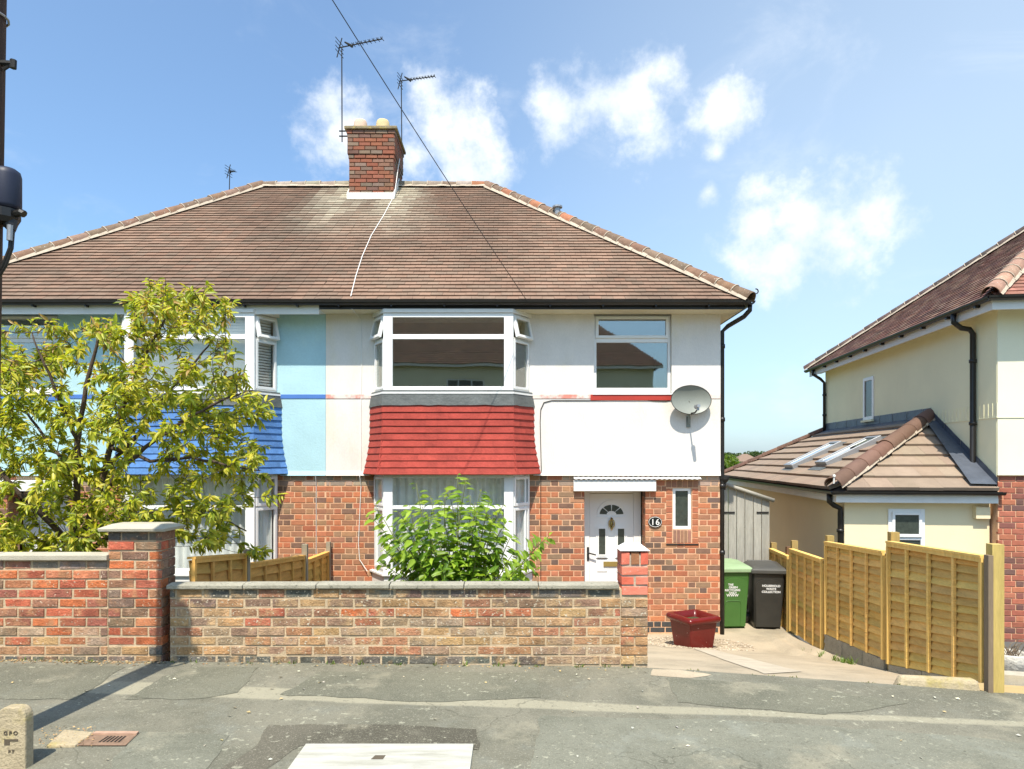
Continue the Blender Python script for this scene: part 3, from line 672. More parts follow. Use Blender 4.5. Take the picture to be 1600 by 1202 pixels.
def gutter(b, p0, p1, r=0.058, drop=0.0):
    """half-round gutter from p0 to p1 (top rim height)"""
    p0, p1 = Vector(p0), Vector(p1); u = (p1 - p0).normalized(); s = u.cross(Vector((0, 0, 1))).normalized(); n = 8
    vs = []
    for p in (p0, p1):
        for rr_ in (r, r * 0.9):
            for k in range(n + 1):
                a = math.pi * k / n; vs.append(p + s * math.cos(a) * rr_ - Vector((0, 0, 1)) * math.sin(a) * rr_)
    N = n + 1; fs = []
    for k in range(n): fs += [(k, k + 1, 2 * N + k + 1, 2 * N + k), (N + k, N + k + 1, 3 * N + k + 1, 3 * N + k), (k, k + 1, N + k + 1, N + k), (2 * N + k, 2 * N + k + 1, 3 * N + k + 1, 3 * N + k)]
    b.add(vs, fs)

# ------------------------------------------------------------------ the pair of semi-detached houses
HY_, BY_ = 10.26, 9.86                       # front wall and bay front (distance from the viewer)
PARTY = -2.79; EAVE_Y, EAVE_Z, RIDGE_Y, RIDGE_Z = 9.81, 3.985, 13.85, 7.23
BACK_Y = 17.45; BASE = -1.0; MID = 1.469; SOF = 3.873
HH = 0.0848
CHX = (-3.176, -2.304); CHY = (13.29, 14.29)
RB = (0.150, 0.078, 0.050)
def roof_col(q, k, r):
    nq = noise.noise(Vector((q.x * 1.3, k * 1.7, 9.0))); pal_ = ([(0.218, 0.143, 0.100), (0.208, 0.139, 0.098), (0.225, 0.143, 0.099), (0.200, 0.137, 0.097), (0.232, 0.141, 0.096)]); base = Vector(pal_[int((nq + 1) * 2.499 + r.uniform(-.5, .5)) % 5])
    nzv = noise.noise(Vector((q.x * 0.55, q.z * 0.8, 4.0))); base = base * (1 + 0.35 * nzv)
    # lime and lichen washed down from the chimney flashing
    d = (RIDGE_Z - 0.15 - q.z); sp = abs(q.x - (-2.76)); m = 0.0
    if q.y < RIDGE_Y and d < 2.2:
        wid = 0.62 + 0.40 * d; m = max(0, 1 - abs(sp - 0.55) / wid) * max(0, 1 - d / 1.75)
        m = m * (0.55 + 0.8 * r.random()) + 0.35 * noise.noise(Vector((q.x * 3, q.z * 4, 1))) * m
        m = max(0, min(1, m * 1.15))
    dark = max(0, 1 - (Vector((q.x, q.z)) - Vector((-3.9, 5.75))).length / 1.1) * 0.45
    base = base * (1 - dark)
    base = base.lerp(Vector((0.46, 0.41, 0.31)), m)
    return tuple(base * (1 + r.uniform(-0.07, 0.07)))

def off_plan(pts, o):
    """bay plan (wall, front left, front right, wall) pushed out by o; ends slide along the wall"""
    A, B, C, D = [Vector(p) for p in pts]
    def line(p, q):
        d = (q - p).normalized(); n = Vector((d.y, -d.x)); return p + n * o, d
    def meet(l1, l2):
        (p, d), (q, e) = l1, l2; den = d.x * e.y - d.y * e.x; t = ((q.x - p.x) * e.y - (q.y - p.y) * e.x) / den; return p + d * t
    l1, l2, l3 = line(A, B), line(B, C), line(C, D); lw = (Vector((0, A.y)), Vector((1, 0)))
    return [meet(l1, lw), meet(l1, l2), meet(l2, l3), meet(l3, lw)]

TILE_UNIT = MB().add([(0, 0, 0), (1, 0, 0), (1, 1, 0), (0, 1, 0), (0, 0, 1), (1, 0, 1), (1, 1, 1), (0, 1, 1)], [(0, 3, 2, 1), (4, 5, 6, 7), (0, 1, 5, 4), (1, 2, 6, 5), (2, 3, 7, 6), (3, 0, 4, 7)])
HANG_ME = TILE_UNIT.mesh('tile'); HANG_ME.materials.append(M_['redtile'])
ROOF_ME = TILE_UNIT.mesh('roof_tile'); ROOF_ME.materials.append(M_['tileo'])

def house(s, root, pal):
    """one half of the pair; s = +1 for number 16, -1 for its mirror image"""
    X = lambda x: PARTY + s * (x - PARTY)
    def plan(pts): return pts if s > 0 else [(X(x), y) for x, y in reversed(pts)]
    rnd = random.Random(40 + s)
    xr = 3.125
    bay = plan([(-2.087, HY_), (-1.84, BY_), (0.0, BY_), (0.288, HY_)])
    D0, D1, DZ = 1.083, 2.005, 1.223
    SWx, SWz = (2.416, 2.700), (0.646, 1.272)
    UW = (1.226, 2.391, 2.690, 3.90)
    hx = lambda a, c: (min(X(a), X(c)), max(X(a), X(c)))
    lo = [(*hx(-2.03, 0.23), BASE + .08, MID), (*hx(D0, D1), BASE + .08, DZ), (*hx(*SWx), *SWz)]
    up = [(*hx(-2.03, 0.23), 1.62, 3.80), (*hx(UW[0], UW[1]), UW[2], UW[3])]
    X0, X1 = hx(PARTY, xr)
    # ground floor wall with its bricks
    b = MB(); holes_wall(b, X0, X1, BASE, MID, lo, HY_ + 0.0045, HY_ + 0.26)
    w = b.build('wall', M_['hmortar'], root)
    vis = []; hid = MB(); nC = int((MID + 0.925) / HH); z0 = MID - nC * HH
    surround = [(*hx(SWx[0] - 0.10, SWx[1] + 0.10), SWz[0] - 0.215, SWz[1] + 0.115)]
    for k, a, c in flemish(X0, X1, z0, nC, HH, 0.06):
        za, zc = z0 + k * HH + 0.005, z0 + (k + 1) * HH - 0.005
        cuts = [(h[0], h[1]) for h in lo + surround if h[2] < za + 0.03 and h[3] > zc - 0.03]
        for a2, c2 in clip((a, c), cuts):
            cc = (0.06, 0.06, 0.058) if k < 2 else jit(rnd.choice(HCOL), 0.12)
            if k >= nC - 2 and rnd.random() < 0.6: cc = jit((0.36, 0.27, 0.20), 0.2)
            cx = (a2 + c2) / 2; py = HY - ((za + zc) / 2 - CZ) * 104; px = CX + cx * 104
            seen = (py < 903 or px > 1010) and (438 < px < 575 or 835 < px < 1128)
            if 575 < px < 835 or (s < 0 and px < 438): seen = False
            vis.append((seen, a2, c2, za, zc, cc))
    n_obj = 0
    for seen, a2, c2, za, zc, cc in sorted(vis, key=lambda q: (not q[0], -(q[2] - q[1]))):
        if seen and n_obj < 285:
            inst('brick', rnd.choice(HB), frame(((a2 + c2) / 2, HY_ + rnd.uniform(-.0015, .0015), (za + zc) / 2), (c2 - a2, 0, 0), (0, 0.05, 0), (0, 0, zc - za)), w, cc); n_obj += 1
        else: brick_into(hid, a2, c2, HY_, 0.05, za, zc, cc)
    # reveals of the doorway, brick on edge
    for k in range(nC):
        za, zc = z0 + k * HH + .005, z0 + (k + 1) * HH - .005
        if zc < DZ:
            for xx in (D0, D1):
                sx = s if xx == D0 else -s
                for ya, yc in ((HY_ + .012, HY_ + .112), (HY_ + .122, HY_ + .225)) if k % 2 else ((HY_ + .012, HY_ + .225),):
                    x_ = X(xx); cc = jit(rnd.choice(HCOL), .1); hid.box(x_ + sx * 0.0005, x_ + sx * 0.006, ya, yc, za, zc, cc)
    hid.build('brick_infill', M_['hbrick_a'], w, kind='stuff')
    # brick-on-end dressings of the little window
    if s > 0:
        def dress(xa_, xc_, za, zc, n):
            for i in range(n):
                a2 = lerp(xa_, xc_, i / n) + .004; c2 = lerp(xa_, xc_, (i + 1) / n) - .004
                inst('brick', rnd.choice(HB), frame(((a2 + c2) / 2, HY_ - .001, (za + zc) / 2), (c2 - a2, 0, 0), (0, .05, 0), (0, 0, zc - za - .008)), w, jit((0.30, 0.155, 0.10), .14))
        dress(SWx[0] - .10, SWx[1] + .10, SWz[1] + .004, SWz[1] + .115, 6)
        dress(SWx[0] + .005, SWx[1] - .005, SWz[0] - .21, SWz[0] - .004, 5)
        for sd in (0, 1):
            n = 9; z_ = SWz[0] - .215
            for i in range(n):
                za = z_ + i * (SWz[1] - z_) / n; zc = za + (SWz[1] - z_) / n - .010
                a2, c2 = ((SWx[0] - .10, SWx[0] - .008) if sd == 0 else (SWx[1] + .008, SWx[1] + .10))
                inst('brick', rnd.choice(HB), frame(((a2 + c2) / 2, HY_ - .001, (za + zc) / 2), (c2 - a2 - .004, 0, 0), (0, .05, 0), (0, 0, zc - za)), w, jit(rnd.choice(HCOL[:10]), .12))
        b = MB(); b.box(SWx[0] - .10, SWx[1] + .10, HY_ - .012, HY_ + .01, SWz[0] - .232, SWz[0] - .214); b.build('tile_sill', M_['iron'], root)
    # side and rear walls, floors, room shells
    b = MB(); xo = X(xr)
    b.box(xo - s * 0.25, xo - s * 0.004, HY_ + 0.262, BACK_Y, BASE, SOF); b.box(X0, X1, BACK_Y - 0.25, BACK_Y - .003, BASE, SOF)
    b.box(X(PARTY) , X(PARTY) + s * 0.11, HY_ + .262, BACK_Y - .255, BASE, SOF); b.build('side_wall', M_['hmortar'], root)
    b = MB(); b.box(X0 + .12, X1 - .26, HY_ + .265, BACK_Y - .26, 1.40, 1.50); b.box(X0 + .12, X1 - .26, HY_ + .265, BACK_Y - .26, SOF - .02, SOF + .05)
    b.box(X0 + .12, X1 - .26, HY_ + 3.4, HY_ + 3.5, BASE, SOF - .03); xi = X(0.72); b.box(xi - .05, xi + .05, HY_ + .27, HY_ + 3.39, 1.51, SOF - .03)
    b.box(X0 + .12, X1 - .26, HY_ + .6, BACK_Y - .26, BASE, -.72)
    b.build('room', M_['room'], root)
    # upper render
    b = MB(); holes_wall(b, X0 + (0.0015 if s > 0 else 0), X1 - (0 if s > 0 else .0015), MID, SOF + .10, up, HY_ - 0.028, HY_ + 0.25)
    b.build('render', pal['render'], root)
    # bellcast foot of the render, broken by the bay
    for xa_, xc_ in ((X0 + .002, bay[0][0] - .03), (bay[3][0] + .03, X1 - .002)):
        b = MB(); b.prism([(xa_, HY_ - .0282, MID + .06), (xa_, HY_ - .052, MID - .012), (xa_, HY_ + .008, MID - .008), (xa_, HY_ + .008, MID - .001), (xa_, HY_ - .027, MID - .001)], (xc_ - xa_, 0, 0)); b.build('render_foot', pal['render'], root)
    # painted string band at sill level
    b = MB(); zb0, zb1 = 2.612, 2.672
    for xa_, xc_ in ((X0 + .003, bay[0][0] - .02), (bay[3][0] + .02, X1 - .004)): b.box(xa_, xc_, HY_ - .036, HY_ - .02, zb0, zb1)
    b.build('string_band', pal['band'], root)
    # ---- bay: tile hanging between the two bay windows
    TH0, TH1, rows = 1.487, 2.482, 10
    b = MB()                                   # backing cheeks so that nothing shows through
    P0 = off_plan(bay, 0.012)
    for zz in ((BASE, 0.06), (1.50, 2.50)):
        for i in range(3): b.quad((*P0[i], zz[0]), (*P0[i + 1], zz[0]), (*P0[i + 1], zz[1]), (*P0[i], zz[1]))
    b.add([(*p, 1.50) for p in P0], [(0, 1, 2, 3)]); b.add([(*p, 2.50) for p in P0], [(0, 1, 2, 3)])
    b.add([(*p, 3.874) for p in P0], [(0, 1, 2, 3)])
    hang = b.build('tile_hanging', M_['white'] , root)
    for k in range(rows):
        t = k / rows; z_ = lerp(TH0, TH1, t); gz = (TH1 - TH0) / rows
        flare = lambda q: 0.035 + 0.085 * max(0, 1 - q * 1.55) ** 1.7
        Pl = off_plan(bay, flare(t) + 0.024); Pu = off_plan(bay, flare(t + 1.35 / rows) + 0.004)
        for i in range(3):
            a0, a1, b0, b1 = Vector((*Pl[i], z_)), Vector((*Pl[i + 1], z_)), Vector((*Pu[i], z_ + gz * 1.35)), Vector((*Pu[i + 1], z_ + gz * 1.35))
            L = (a1 - a0).length; n = max(1, round(L / 0.30)); cuts = [0.0] + [min(.995, max(.005, (j + (0.5 if k % 2 else 0.0)) / n)) for j in range(0 if k % 2 else 1, n)] + [1.0]
            if i == 1: pass
            for j in range(len(cuts) - 1):
                f0, f1 = cuts[j], cuts[j + 1]
                o = a0.lerp(a1, f0); U = a0.lerp(a1, f1) - o; V = b0.lerp(b1, (f0 + f1) / 2) - a0.lerp(a1, (f0 + f1) / 2)
                nn = U.cross(V).normalized(); o = o - nn * 0.022 + Vector((0, 0, rnd.uniform(-.0012, .0012))) + nn * rnd.uniform(-.0008, .0008)
                inst('tile', HANG_ME, frame(o + U * 0.001, U * 0.998, V, nn * 0.022), hang, jit(pal['tile'], 0.04))
    # lead apron under the upper window
    b = MB(); Pa, Pb = off_plan(bay, 0.030), off_plan(bay, 0.062)
    for i in range(3):
        n = 14
        for j in range(n):
            p, q = Vector(Pa[i]).lerp(Vector(Pa[i + 1]), j / n), Vector(Pa[i]).lerp(Vector(Pa[i + 1]), (j + 1) / n); p2, q2 = Vector(Pb[i]).lerp(Vector(Pb[i + 1]), j / n), Vector(Pb[i]).lerp(Vector(Pb[i + 1]), (j + 1) / n)
            wz = lambda v: 0.010 * noise.noise(Vector((v.x * 9, v.y * 9, 2)))
            b.quad((*p, 2.70), (*q, 2.70), (*q2, 2.478 + wz(q)), (*p2, 2.478 + wz(p)))
    b.build('lead_apron', M_['lead'], root)
    # ---- bay windows
    for floor, (z0_, z1_, sp, wb_, wt_) in enumerate(((0.05, 1.478, (0.98, 1.032), 0.07, 0.05), (2.674, 3.816, (3.437, 3.507), 0.080, 0.064))):
        for i in range(3):
            T, L = facet(bay[i], bay[i + 1]); side_ = i != 1
            gl = GLASS if (floor == 1 and s > 0) else GLASSN
            if not side_: window(root, T, -0.02, L + 0.02, z0_, z1_, sp, wb=wb_, wt=wt_, post=0.135, glass=gl, sash=False, dep=0.07)
            else: window(root, T, 0.024, L - 0.024, z0_ + .003, z1_ - .003, (sp[0] - .005, sp[1] - .03) if floor else sp, fw=0.04, wb=0.06, wt=0.04, open_top=(R(13) if floor else 0.0), glass=gl, sash=2, dep=0.06, w=-0.012)
        b = MB(); Po = off_plan(bay, 0.045); Pi = off_plan(bay, -0.05)     # projecting sill
        for i in range(3): b.prism([(*Pi[i], z0_ - .028), (*Pi[i + 1], z0_ - .028), (*Po[i + 1], z0_ - .028), (*Po[i], z0_ - .028)], (0, 0, 0.026))
        b.build('window_sill', M_['upvc'], root)
    b = MB(); Pn = off_plan(bay, 0.022); Pm = off_plan(bay, -0.06)
    for i in range(3): b.prism([(*Pm[i], 3.818), (*Pm[i + 1], 3.818), (*Pn[i + 1], 3.818), (*Pn[i], 3.818)], (0, 0, 0.053))
    b.build('bay_fascia', M_['white'], root)
    # ---- first floor window over the door
    T, L = facet((min(X(UW[0]), X(UW[1])), HY_ + 0.03), (max(X(UW[0]), X(UW[1])), HY_ + 0.03))
    window(root, T, 0.002, L - 0.002, 2.692, 3.868, (3.46, 3.535), fw=0.045, wb=0.085, wt=0.03, glass=GLASS, sash=True)
    b = MB(T); b.box(-.02, L + .02, 0.0, .085, 2.668, 2.69); b.build('window_sill', M_['upvc'], root)
    b = MB(); b.box(min(X(UW[0]), X(UW[1])) - .05, max(X(UW[0]), X(UW[1])) + .02, HY_ - .044, HY_ - .03, 2.585, 2.668); b.build('painted_sill', pal['sill'], root)
    # ---- doorway
    dy = HY_ + 0.33
    T, L = facet((min(X(D0), X(D1)), dy), (max(X(D0), X(D1)), dy))
    b = MB(T); ring(b, 0.004, L - 0.004, -0.80, DZ + .05, 0.115, -0.07, 0.0, wt=.10); df = b.build('door_frame', M_['upvc'], root, bevel=.004)
    if s > 0:
        u0, u1, dz0, dz1 = 0.122, L - 0.122, -0.73, 1.165; uc = (u0 + u1) / 2
        b = MB(T); b.box(u0, u1, -.05, -.008, dz0, dz1)
        # raised mouldings round the lights and panels
        def mould(ua, ub, za, zc, wd=.018, pr=.010): ring(b, ua, ub, za, zc, wd, -.008, -.008 + pr)
        lw = 0.10
        for c0 in (uc - .147, uc + .147): mould(c0 - lw / 2 - .045, c0 + lw / 2 + .045, 0.17, 0.66); mould(c0 - lw / 2 - .045, c0 + lw / 2 + .045, -.60, -.02)
        n = 16; cz = 0.845
        for r_, wd in ((0.225, .016),):
            for k in range(n):
                a0, a1 = math.pi * k / n, math.pi * (k + 1) / n
                q = [(uc + math.cos(a) * rr_, -.008, cz + math.sin(a) * rr_) for a, rr_ in ((a0, r_), (a1, r_), (a1, r_ - wd), (a0, r_ - wd))]
                b.add(q + [(x, .004, z) for x, y, z in q], [(4, 5, 6, 7), (0, 1, 5, 4), (2, 3, 7, 6)])
        b.box(uc - .225, uc + .225, -.008, .004, cz - .05, cz - .034)
        d = b.build('door', M_['upvc'], root)
        for c0 in (uc - .147, uc + .147):
            g = MB(T); g.box(c0 - lw / 2, c0 + lw / 2, -.008, -.004, 0.225, 0.625); g.build('pane', FROST, d)
            g = MB(T); ring(g, c0 - lw / 2 - .018, c0 + lw / 2 + .018, .207, .643, .018, -.008, .003); g.build('pane_bead', M_['upvc'], d)
            g = MB(T); g.box(c0 - .075, c0 + .075, -.008, .006, .165, .178); g.build('drip_bar', M_['iron'], d)
        for k in range(4):
            a0, a1 = math.pi * (k / 4) + .045, math.pi * ((k + 1) / 4) - .045; pts = []
            for j in range(7):
                a = lerp(a0, a1, j / 6); pts.append((uc + math.cos(a) * .185, -.004, cz + math.sin(a) * .150))
            for j in range(7):
                a = lerp(a1, a0, j / 6); pts.append((uc + math.cos(a) * .075, -.004, cz + math.sin(a) * .055))
            g = MB(T); g.add(pts + [(p[0], -.009, p[2]) for p in pts], [tuple(range(14)), tuple(range(27, 13, -1))]); g.build('fan_pane', FROST, d)
        g = MB(T)                              # knocker
        g.tube([(uc + math.sin(2 * math.pi * k / 16) * .042, .018, .705 + math.cos(2 * math.pi * k / 16) * .065) for k in range(17)], .009, 6)
        g.tube([(uc, .006, .80), (uc, .022, .775), (uc, .012, .75)], [.008, .020, .010], 8); g.tube([(uc, .01, .645), (uc, .03, .63), (uc, .01, .60)], [.012, .018, .006], 8)
        g.add([(uc - .03, -.002, .70), (uc, -.002, .78), (uc + .03, -.002, .70), (uc, -.002, .62), (uc, .012, .70)], [(0, 1, 4), (1, 2, 4), (2, 3, 4), (3, 0, 4)]); g.build('knocker', M_['brass'], d)
        g = MB(T); g.box(uc - .125, uc + .125, -.006, .010, .040, .115); g.box(uc - .118, uc + .118, .010, .014, .047, .108); g.build('letter_plate', M_['brass'], d)
        g = MB(T); g.box(u0 + .016 - .06, u0 + .05 - .06, -.0, .010, .13, .34); g.tube([(u0 - .027, .01, .255), (u0 - .027, .05, .255), (u0 + .09, .055, .225)], .011, 8); g.build('handle', M_['iron'], d)
        # lintel board and the corrugated strip over it
        b = MB(); b.box(0.920, 2.152, HY_ - .075, HY_ + .008, 1.224, 1.388); b.build('door_lintel', M_['white'], root, bevel=.006)
        b = MB(); n = 120; xa_, xc_ = 0.923, 2.82
        for k in range(n):
            x0_, x1_ = lerp(xa_, xc_, k / n), lerp(xa_, xc_, (k + 1) / n); f = lambda x: .0045 * math.sin(x * 2 * math.pi / .075)
            b.quad((x0_, HY_ + .006, 1.447 + f(x0_)), (x1_, HY_ + .006, 1.447 + f(x1_)), (x1_, HY_ - .10, 1.414 + f(x1_)), (x0_, HY_ - .10, 1.414 + f(x0_)))
            b.quad((x0_, HY_ - .10, 1.414 + f(x0_)), (x1_, HY_ - .10, 1.414 + f(x1_)), (x1_, HY_ - .10, 1.405 + f(x1_)), (x0_, HY_ - .10, 1.405 + f(x0_)))
        b.build('corrugated_strip', M_['white'], root)
        # little window
        T2, L2 = facet((SWx[0], HY_ + .03), (SWx[1], HY_ + .03)); window(root, T2, .002, L2 - .002, SWz[0] + .002, SWz[1] - .002, None, fw=.045, glass=FROST)
        # number plaque
        cx, cz, n = PX(1023.3, HY_), PZ(815.6, HY_), 28
        b = MB(); b.prism([(cx + math.cos(2 * math.pi * k / n) * .104, HY_ - .018, cz + math.sin(2 * math.pi * k / n) * .083) for k in range(n)], (0, .02, 0)); pq = b.build('number_plaque', mat('plaque_black', (.012, .013, .012), .3, .05, 3, bump=0), root)
        b = MB(); pts = [Vector((cx + math.cos(2 * math.pi * k / n) * .095, HY_ - .020, cz + math.sin(2 * math.pi * k / n) * .074)) for k in range(n + 1)]; b.tube(pts, .0035, 5, cap=False); b.build('plaque_rim', M_['white'], pq)
        to = bpy.data.objects.new('digits', text_mesh('digits', '16', .125, M_['white'], 1.15)); col.objects.link(to); to.parent = pq; to.location = (cx, HY_ - .0215, cz - .043); to.rotation_euler = (R(90), 0, 0)
    else:
        b = MB(T); b.box(0.12, L - .12, -.05, -.008, -.73, 1.165); b.build('door', M_['upvc'], root)
        b = MB(); a_, c_ = hx(.920, 2.152); b.box(a_, c_, HY_ - .075, HY_ + .008, 1.224, 1.388); b.build('door_lintel', M_['white'], root, bevel=.006)
        T2, L2 = facet((hx(*SWx)[0], HY_ + .03), (hx(*SWx)[1], HY_ + .03)); window(root, T2, .002, L2 - .002, SWz[0] + .002, SWz[1] - .002, None, fw=.045, glass=FROST)
    # ---- curtains and blinds
    def wavy(x0_, x1_, y, za, zc, amp=.028, per=.115, ph=0.0):
        b = MB(); n = int((x1_ - x0_) / .012)
        for k in range(n):
            xa_, xc_ = lerp(x0_, x1_, k / n), lerp(x0_, x1_, (k + 1) / n)
            f = lambda x: y + amp * math.sin(x * 2 * math.pi / per + ph + 2.2 * noise.noise(Vector((x * 3, 0, ph))))
            b.quad((xa_, f(xa_), za), (xc_, f(xc_), za), (xc_, f(xc_), zc), (xa_, f(xa_), zc))
        return b
    wavy(bay[0][0] + .075, bay[3][0] - .075, BY_ + .30, .0, 1.46, ph=s).build('curtain', M_['curtain'], root, True)
    if s < 0:
        for i in range(3):
            T3, L3 = facet(bay[i], bay[i + 1]); b = MB(T3)
            for k in range(26): z_ = 2.72 + k * .042; hh_ = .043 if i == 1 else .026; b.add([(.06, -.13, z_), (L3 - .06, -.13, z_), (L3 - .06, -.112, z_ + hh_), (.06, -.112, z_ + hh_)], [(0, 1, 2, 3)])
            b.build('blind', M_['curtain'], root)
    # ---- roof: timber deck, tiles, ridge
    rxr = -0.52
    dk = MB(); lift = -0.02
    e0, e1 = (X(PARTY), EAVE_Y, EAVE_Z), (X(3.43), EAVE_Y, EAVE_Z); r0, r1 = (X(PARTY), RIDGE_Y, RIDGE_Z), (X(rxr), RIDGE_Y, RIDGE_Z)
    yb_ = 2 * RIDGE_Y - EAVE_Y; f0, f1 = (X(PARTY), yb_, EAVE_Z), (X(3.43), yb_, EAVE_Z)
    dn = lambda p: (p[0], p[1], p[2] - 0.012)
    dk.quad(dn(e0), dn(e1), dn(r1), dn(r0)); dk.add([dn(e1), dn(f1), dn(r1)], [(0, 1, 2)]); dk.quad(dn(f1), dn(f0), dn(r0), dn(r1))
    roof = dk.build('roof', mat('roof_deck', (.06, .04, .03), .95), root)
    tb = MB()
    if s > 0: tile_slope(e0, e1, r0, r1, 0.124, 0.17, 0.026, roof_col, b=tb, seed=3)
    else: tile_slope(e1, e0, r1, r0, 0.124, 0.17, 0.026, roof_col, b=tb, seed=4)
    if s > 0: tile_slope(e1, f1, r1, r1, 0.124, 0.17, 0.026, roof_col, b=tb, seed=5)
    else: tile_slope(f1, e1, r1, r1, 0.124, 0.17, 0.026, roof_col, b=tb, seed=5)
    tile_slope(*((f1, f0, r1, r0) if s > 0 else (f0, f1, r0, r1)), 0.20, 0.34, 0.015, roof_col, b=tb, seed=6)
    tb.build('roof_tiles', M_['roof'], roof, kind='stuff')
    hv = Vector(r1) - Vector(e1)
    ridge_run(HT, 'hip_tile', Vector(e1) + Vector((0, 0, .012)), Vector(r1) + Vector((0, 0, .012)), 0.30, 0.115, roof, seed=8 + s)
    ridge_run(HT, 'hip_tile', Vector(f1) + Vector((0, 0, .012)), Vector(r1) + Vector((0, 0, .012)), 0.60, 0.115, roof, seed=9 + s, bed=False)
    rp0, rp1 = Vector(r0), Vector(r1)
    if True: ridge_run(RT, 'ridge_tile', rp0 + Vector((s * .49, 0, -.005)), rp1 + Vector((0, 0, -.005)), 0.31, 0.115, roof, seed=21 + s, cols=[(0.26, 0.21, 0.16), (0.30, 0.25, 0.19), (0.20, 0.14, 0.10), (0.36, 0.31, 0.25)], orange=.08)
    # ---- eaves
    b = MB(); xe = X(3.43 - .085); xw = X(xr)
    a_, c_ = min(X(PARTY), xe), max(X(PARTY), xe)
    b.box(a_ + .001, c_ - .001, EAVE_Y + .085, HY_ - .03, SOF, SOF + .012)
    b.box(min(xw, xe), max(xw, xe), HY_ - .03, yb_ - .085, SOF, SOF + .012); b.build('soffit', M_['soffit'] if s > 0 else M_['white'], root)
    b = MB(); fz0, fz1 = (3.872, 3.985) if s > 0 else (3.80, 3.985)
    b.box(a_, c_, EAVE_Y + .062, EAVE_Y + .083, fz0, fz1); b.box(xe - s * .0, xe + s * .02, EAVE_Y + .062, yb_ - .06, fz0, fz1)
    b.build('fascia', M_['black'] if s > 0 else M_['white'], root)
    b = MB(); gz = 3.972; gutter(b, (min(X(PARTY), X(3.425)), EAVE_Y + .002, gz), (max(X(PARTY), X(3.425)), EAVE_Y + .002, gz)); gutter(b, (X(3.425), EAVE_Y - .05, gz), (X(3.425), yb_, gz)); b.build('gutter', M_['black'], root)
    b = MB()
    for k in range(8):
        x_ = lerp(X0 + .3, X1 - .3, k / 7); b.box(x_ - .012, x_ + .012, EAVE_Y - .02, EAVE_Y + .062, gz - .075, gz - .045)
    b.build('gutter_bracket', M_['black'], root, kind='stuff')
    # downpipe on the outer corner
    b = MB(); xo = X(xr + .035)
    b.tube([(X(3.425), EAVE_Y + .02, 3.92), (X(3.425), EAVE_Y + .02, 3.85), (X(3.38), 9.95, 3.78), (xo + s * .08, HY_ - .02, 3.70), (xo, HY_ + .01, 3.62), (xo, HY_ + .01, 1.50), (xo, HY_ + .01, BASE + .06)], .034, 10)
    for z_ in (3.4, 2.3, 1.3, .3): b.tube([(xo, HY_ + .01, z_ - .03), (xo, HY_ + .01, z_ + .03)], .044, 10)
    b.build('downpipe', M_['black'], root, True)
    return root

H16 = thing('semi_detached_house', 'white rendered house with red tile-hung bay and white front door', 'house', (0.3, HY_, -0.95))
house(+1, H16, dict(render=M_['cream'], band=M_['pink'], tile=(0.36, 0.055, 0.040), sill=M_['redpaint']))
HBL = thing('semi_detached_house', 'pale blue rendered house with blue tile-hung bay behind the tree', 'house', (-5.9, HY_, -0.95))
house(-1, HBL, dict(render=M_['blue'], band=M_['blueband'], tile=(0.085, 0.20, 0.45), sill=M_['blueband']))

# finial iron at the foot of the hip, vent pipe behind it
b = MB(); o = Vector((3.46, EAVE_Y - .02, EAVE_Z + .05)); pts = [o + Vector((-.12, .08, 0)), o + Vector((-.02, 0, .03))] + [o + Vector((.035 + .035 * math.cos(a), 0, .075 + .035 * math.sin(a))) for a in [R(200 + 32 * k) for k in range(9)]]
b.tube(pts, .009, 6); b.build('hip_iron', M_['iron'], H16)
b = MB(); v = P(871, 343, 12.4); b.tube([v, v + Vector((0, 0, .22))], .055, 10); b.lathe([(.0, .20), (.09, .21), (.09, .24), (.0, .26)], v, 12); b.build('vent_pipe', M_['alu'], H16)
# wall cables
def cable(pts, r, m, root, name='cable'):
    q = []
    for i in range(len(pts) - 1):
        for k in range(6): q.append(Vector(pts[i]).lerp(Vector(pts[i + 1]), k / 6))
    q.append(Vector(pts[-1])); b = MB(); b.tube(q, r, 5); return b.build(name, m, root)
yw = HY_ - .036
cable([P(846, 741, yw), P(845, 700, yw), P(844, 660, yw), P(845, 640, yw), P(850, 629, yw), P(862, 626, yw), P(920, 626, yw), P(985, 624, yw), P(1003, 624, yw), P(1020, 626.5, yw), P(1040, 627, yw), P(1056, 624, yw)], .006, M_['iron'], H16)
cable([P(845, 742, HY_ - .058), P(845, 760, HY_ - .012), P(845, 905, HY_ - .012)], .005, M_['iron'], H16)
cable([P(550, 483, EAVE_Y + .05), P(556, 490, 10.1), P(564, 499, yw), P(565, 560, yw), P(564, 640, yw), P(564, 738, yw), P(562, 745, HY_ - .06), P(564, 760, HY_ - .012), P(560, 850, HY_ - .012), P(562, 875, HY_ - .012), P(574, 893, HY_ - .05)], .006, M_['white'], H16)
cable([P(493, 742, HY_ - .058), P(494, 760, HY_ - .012), P(494, 866, HY_ - .012)], .004, M_['white'], HBL)
rc = [Vector((PX(613, 13.2), 13.2, EAVE_Z + .8025 * (13.2 - EAVE_Y) + .03))]
for px_, Yr in ((600, 12.5), (580, 11.7), (566, 11.0), (556, 10.4), (548, 9.85)): rc.append(Vector((PX(px_, Yr), Yr, EAVE_Z + .8025 * (Yr - EAVE_Y) + .035)))
cable(rc, .0065, M_['white'], H16)

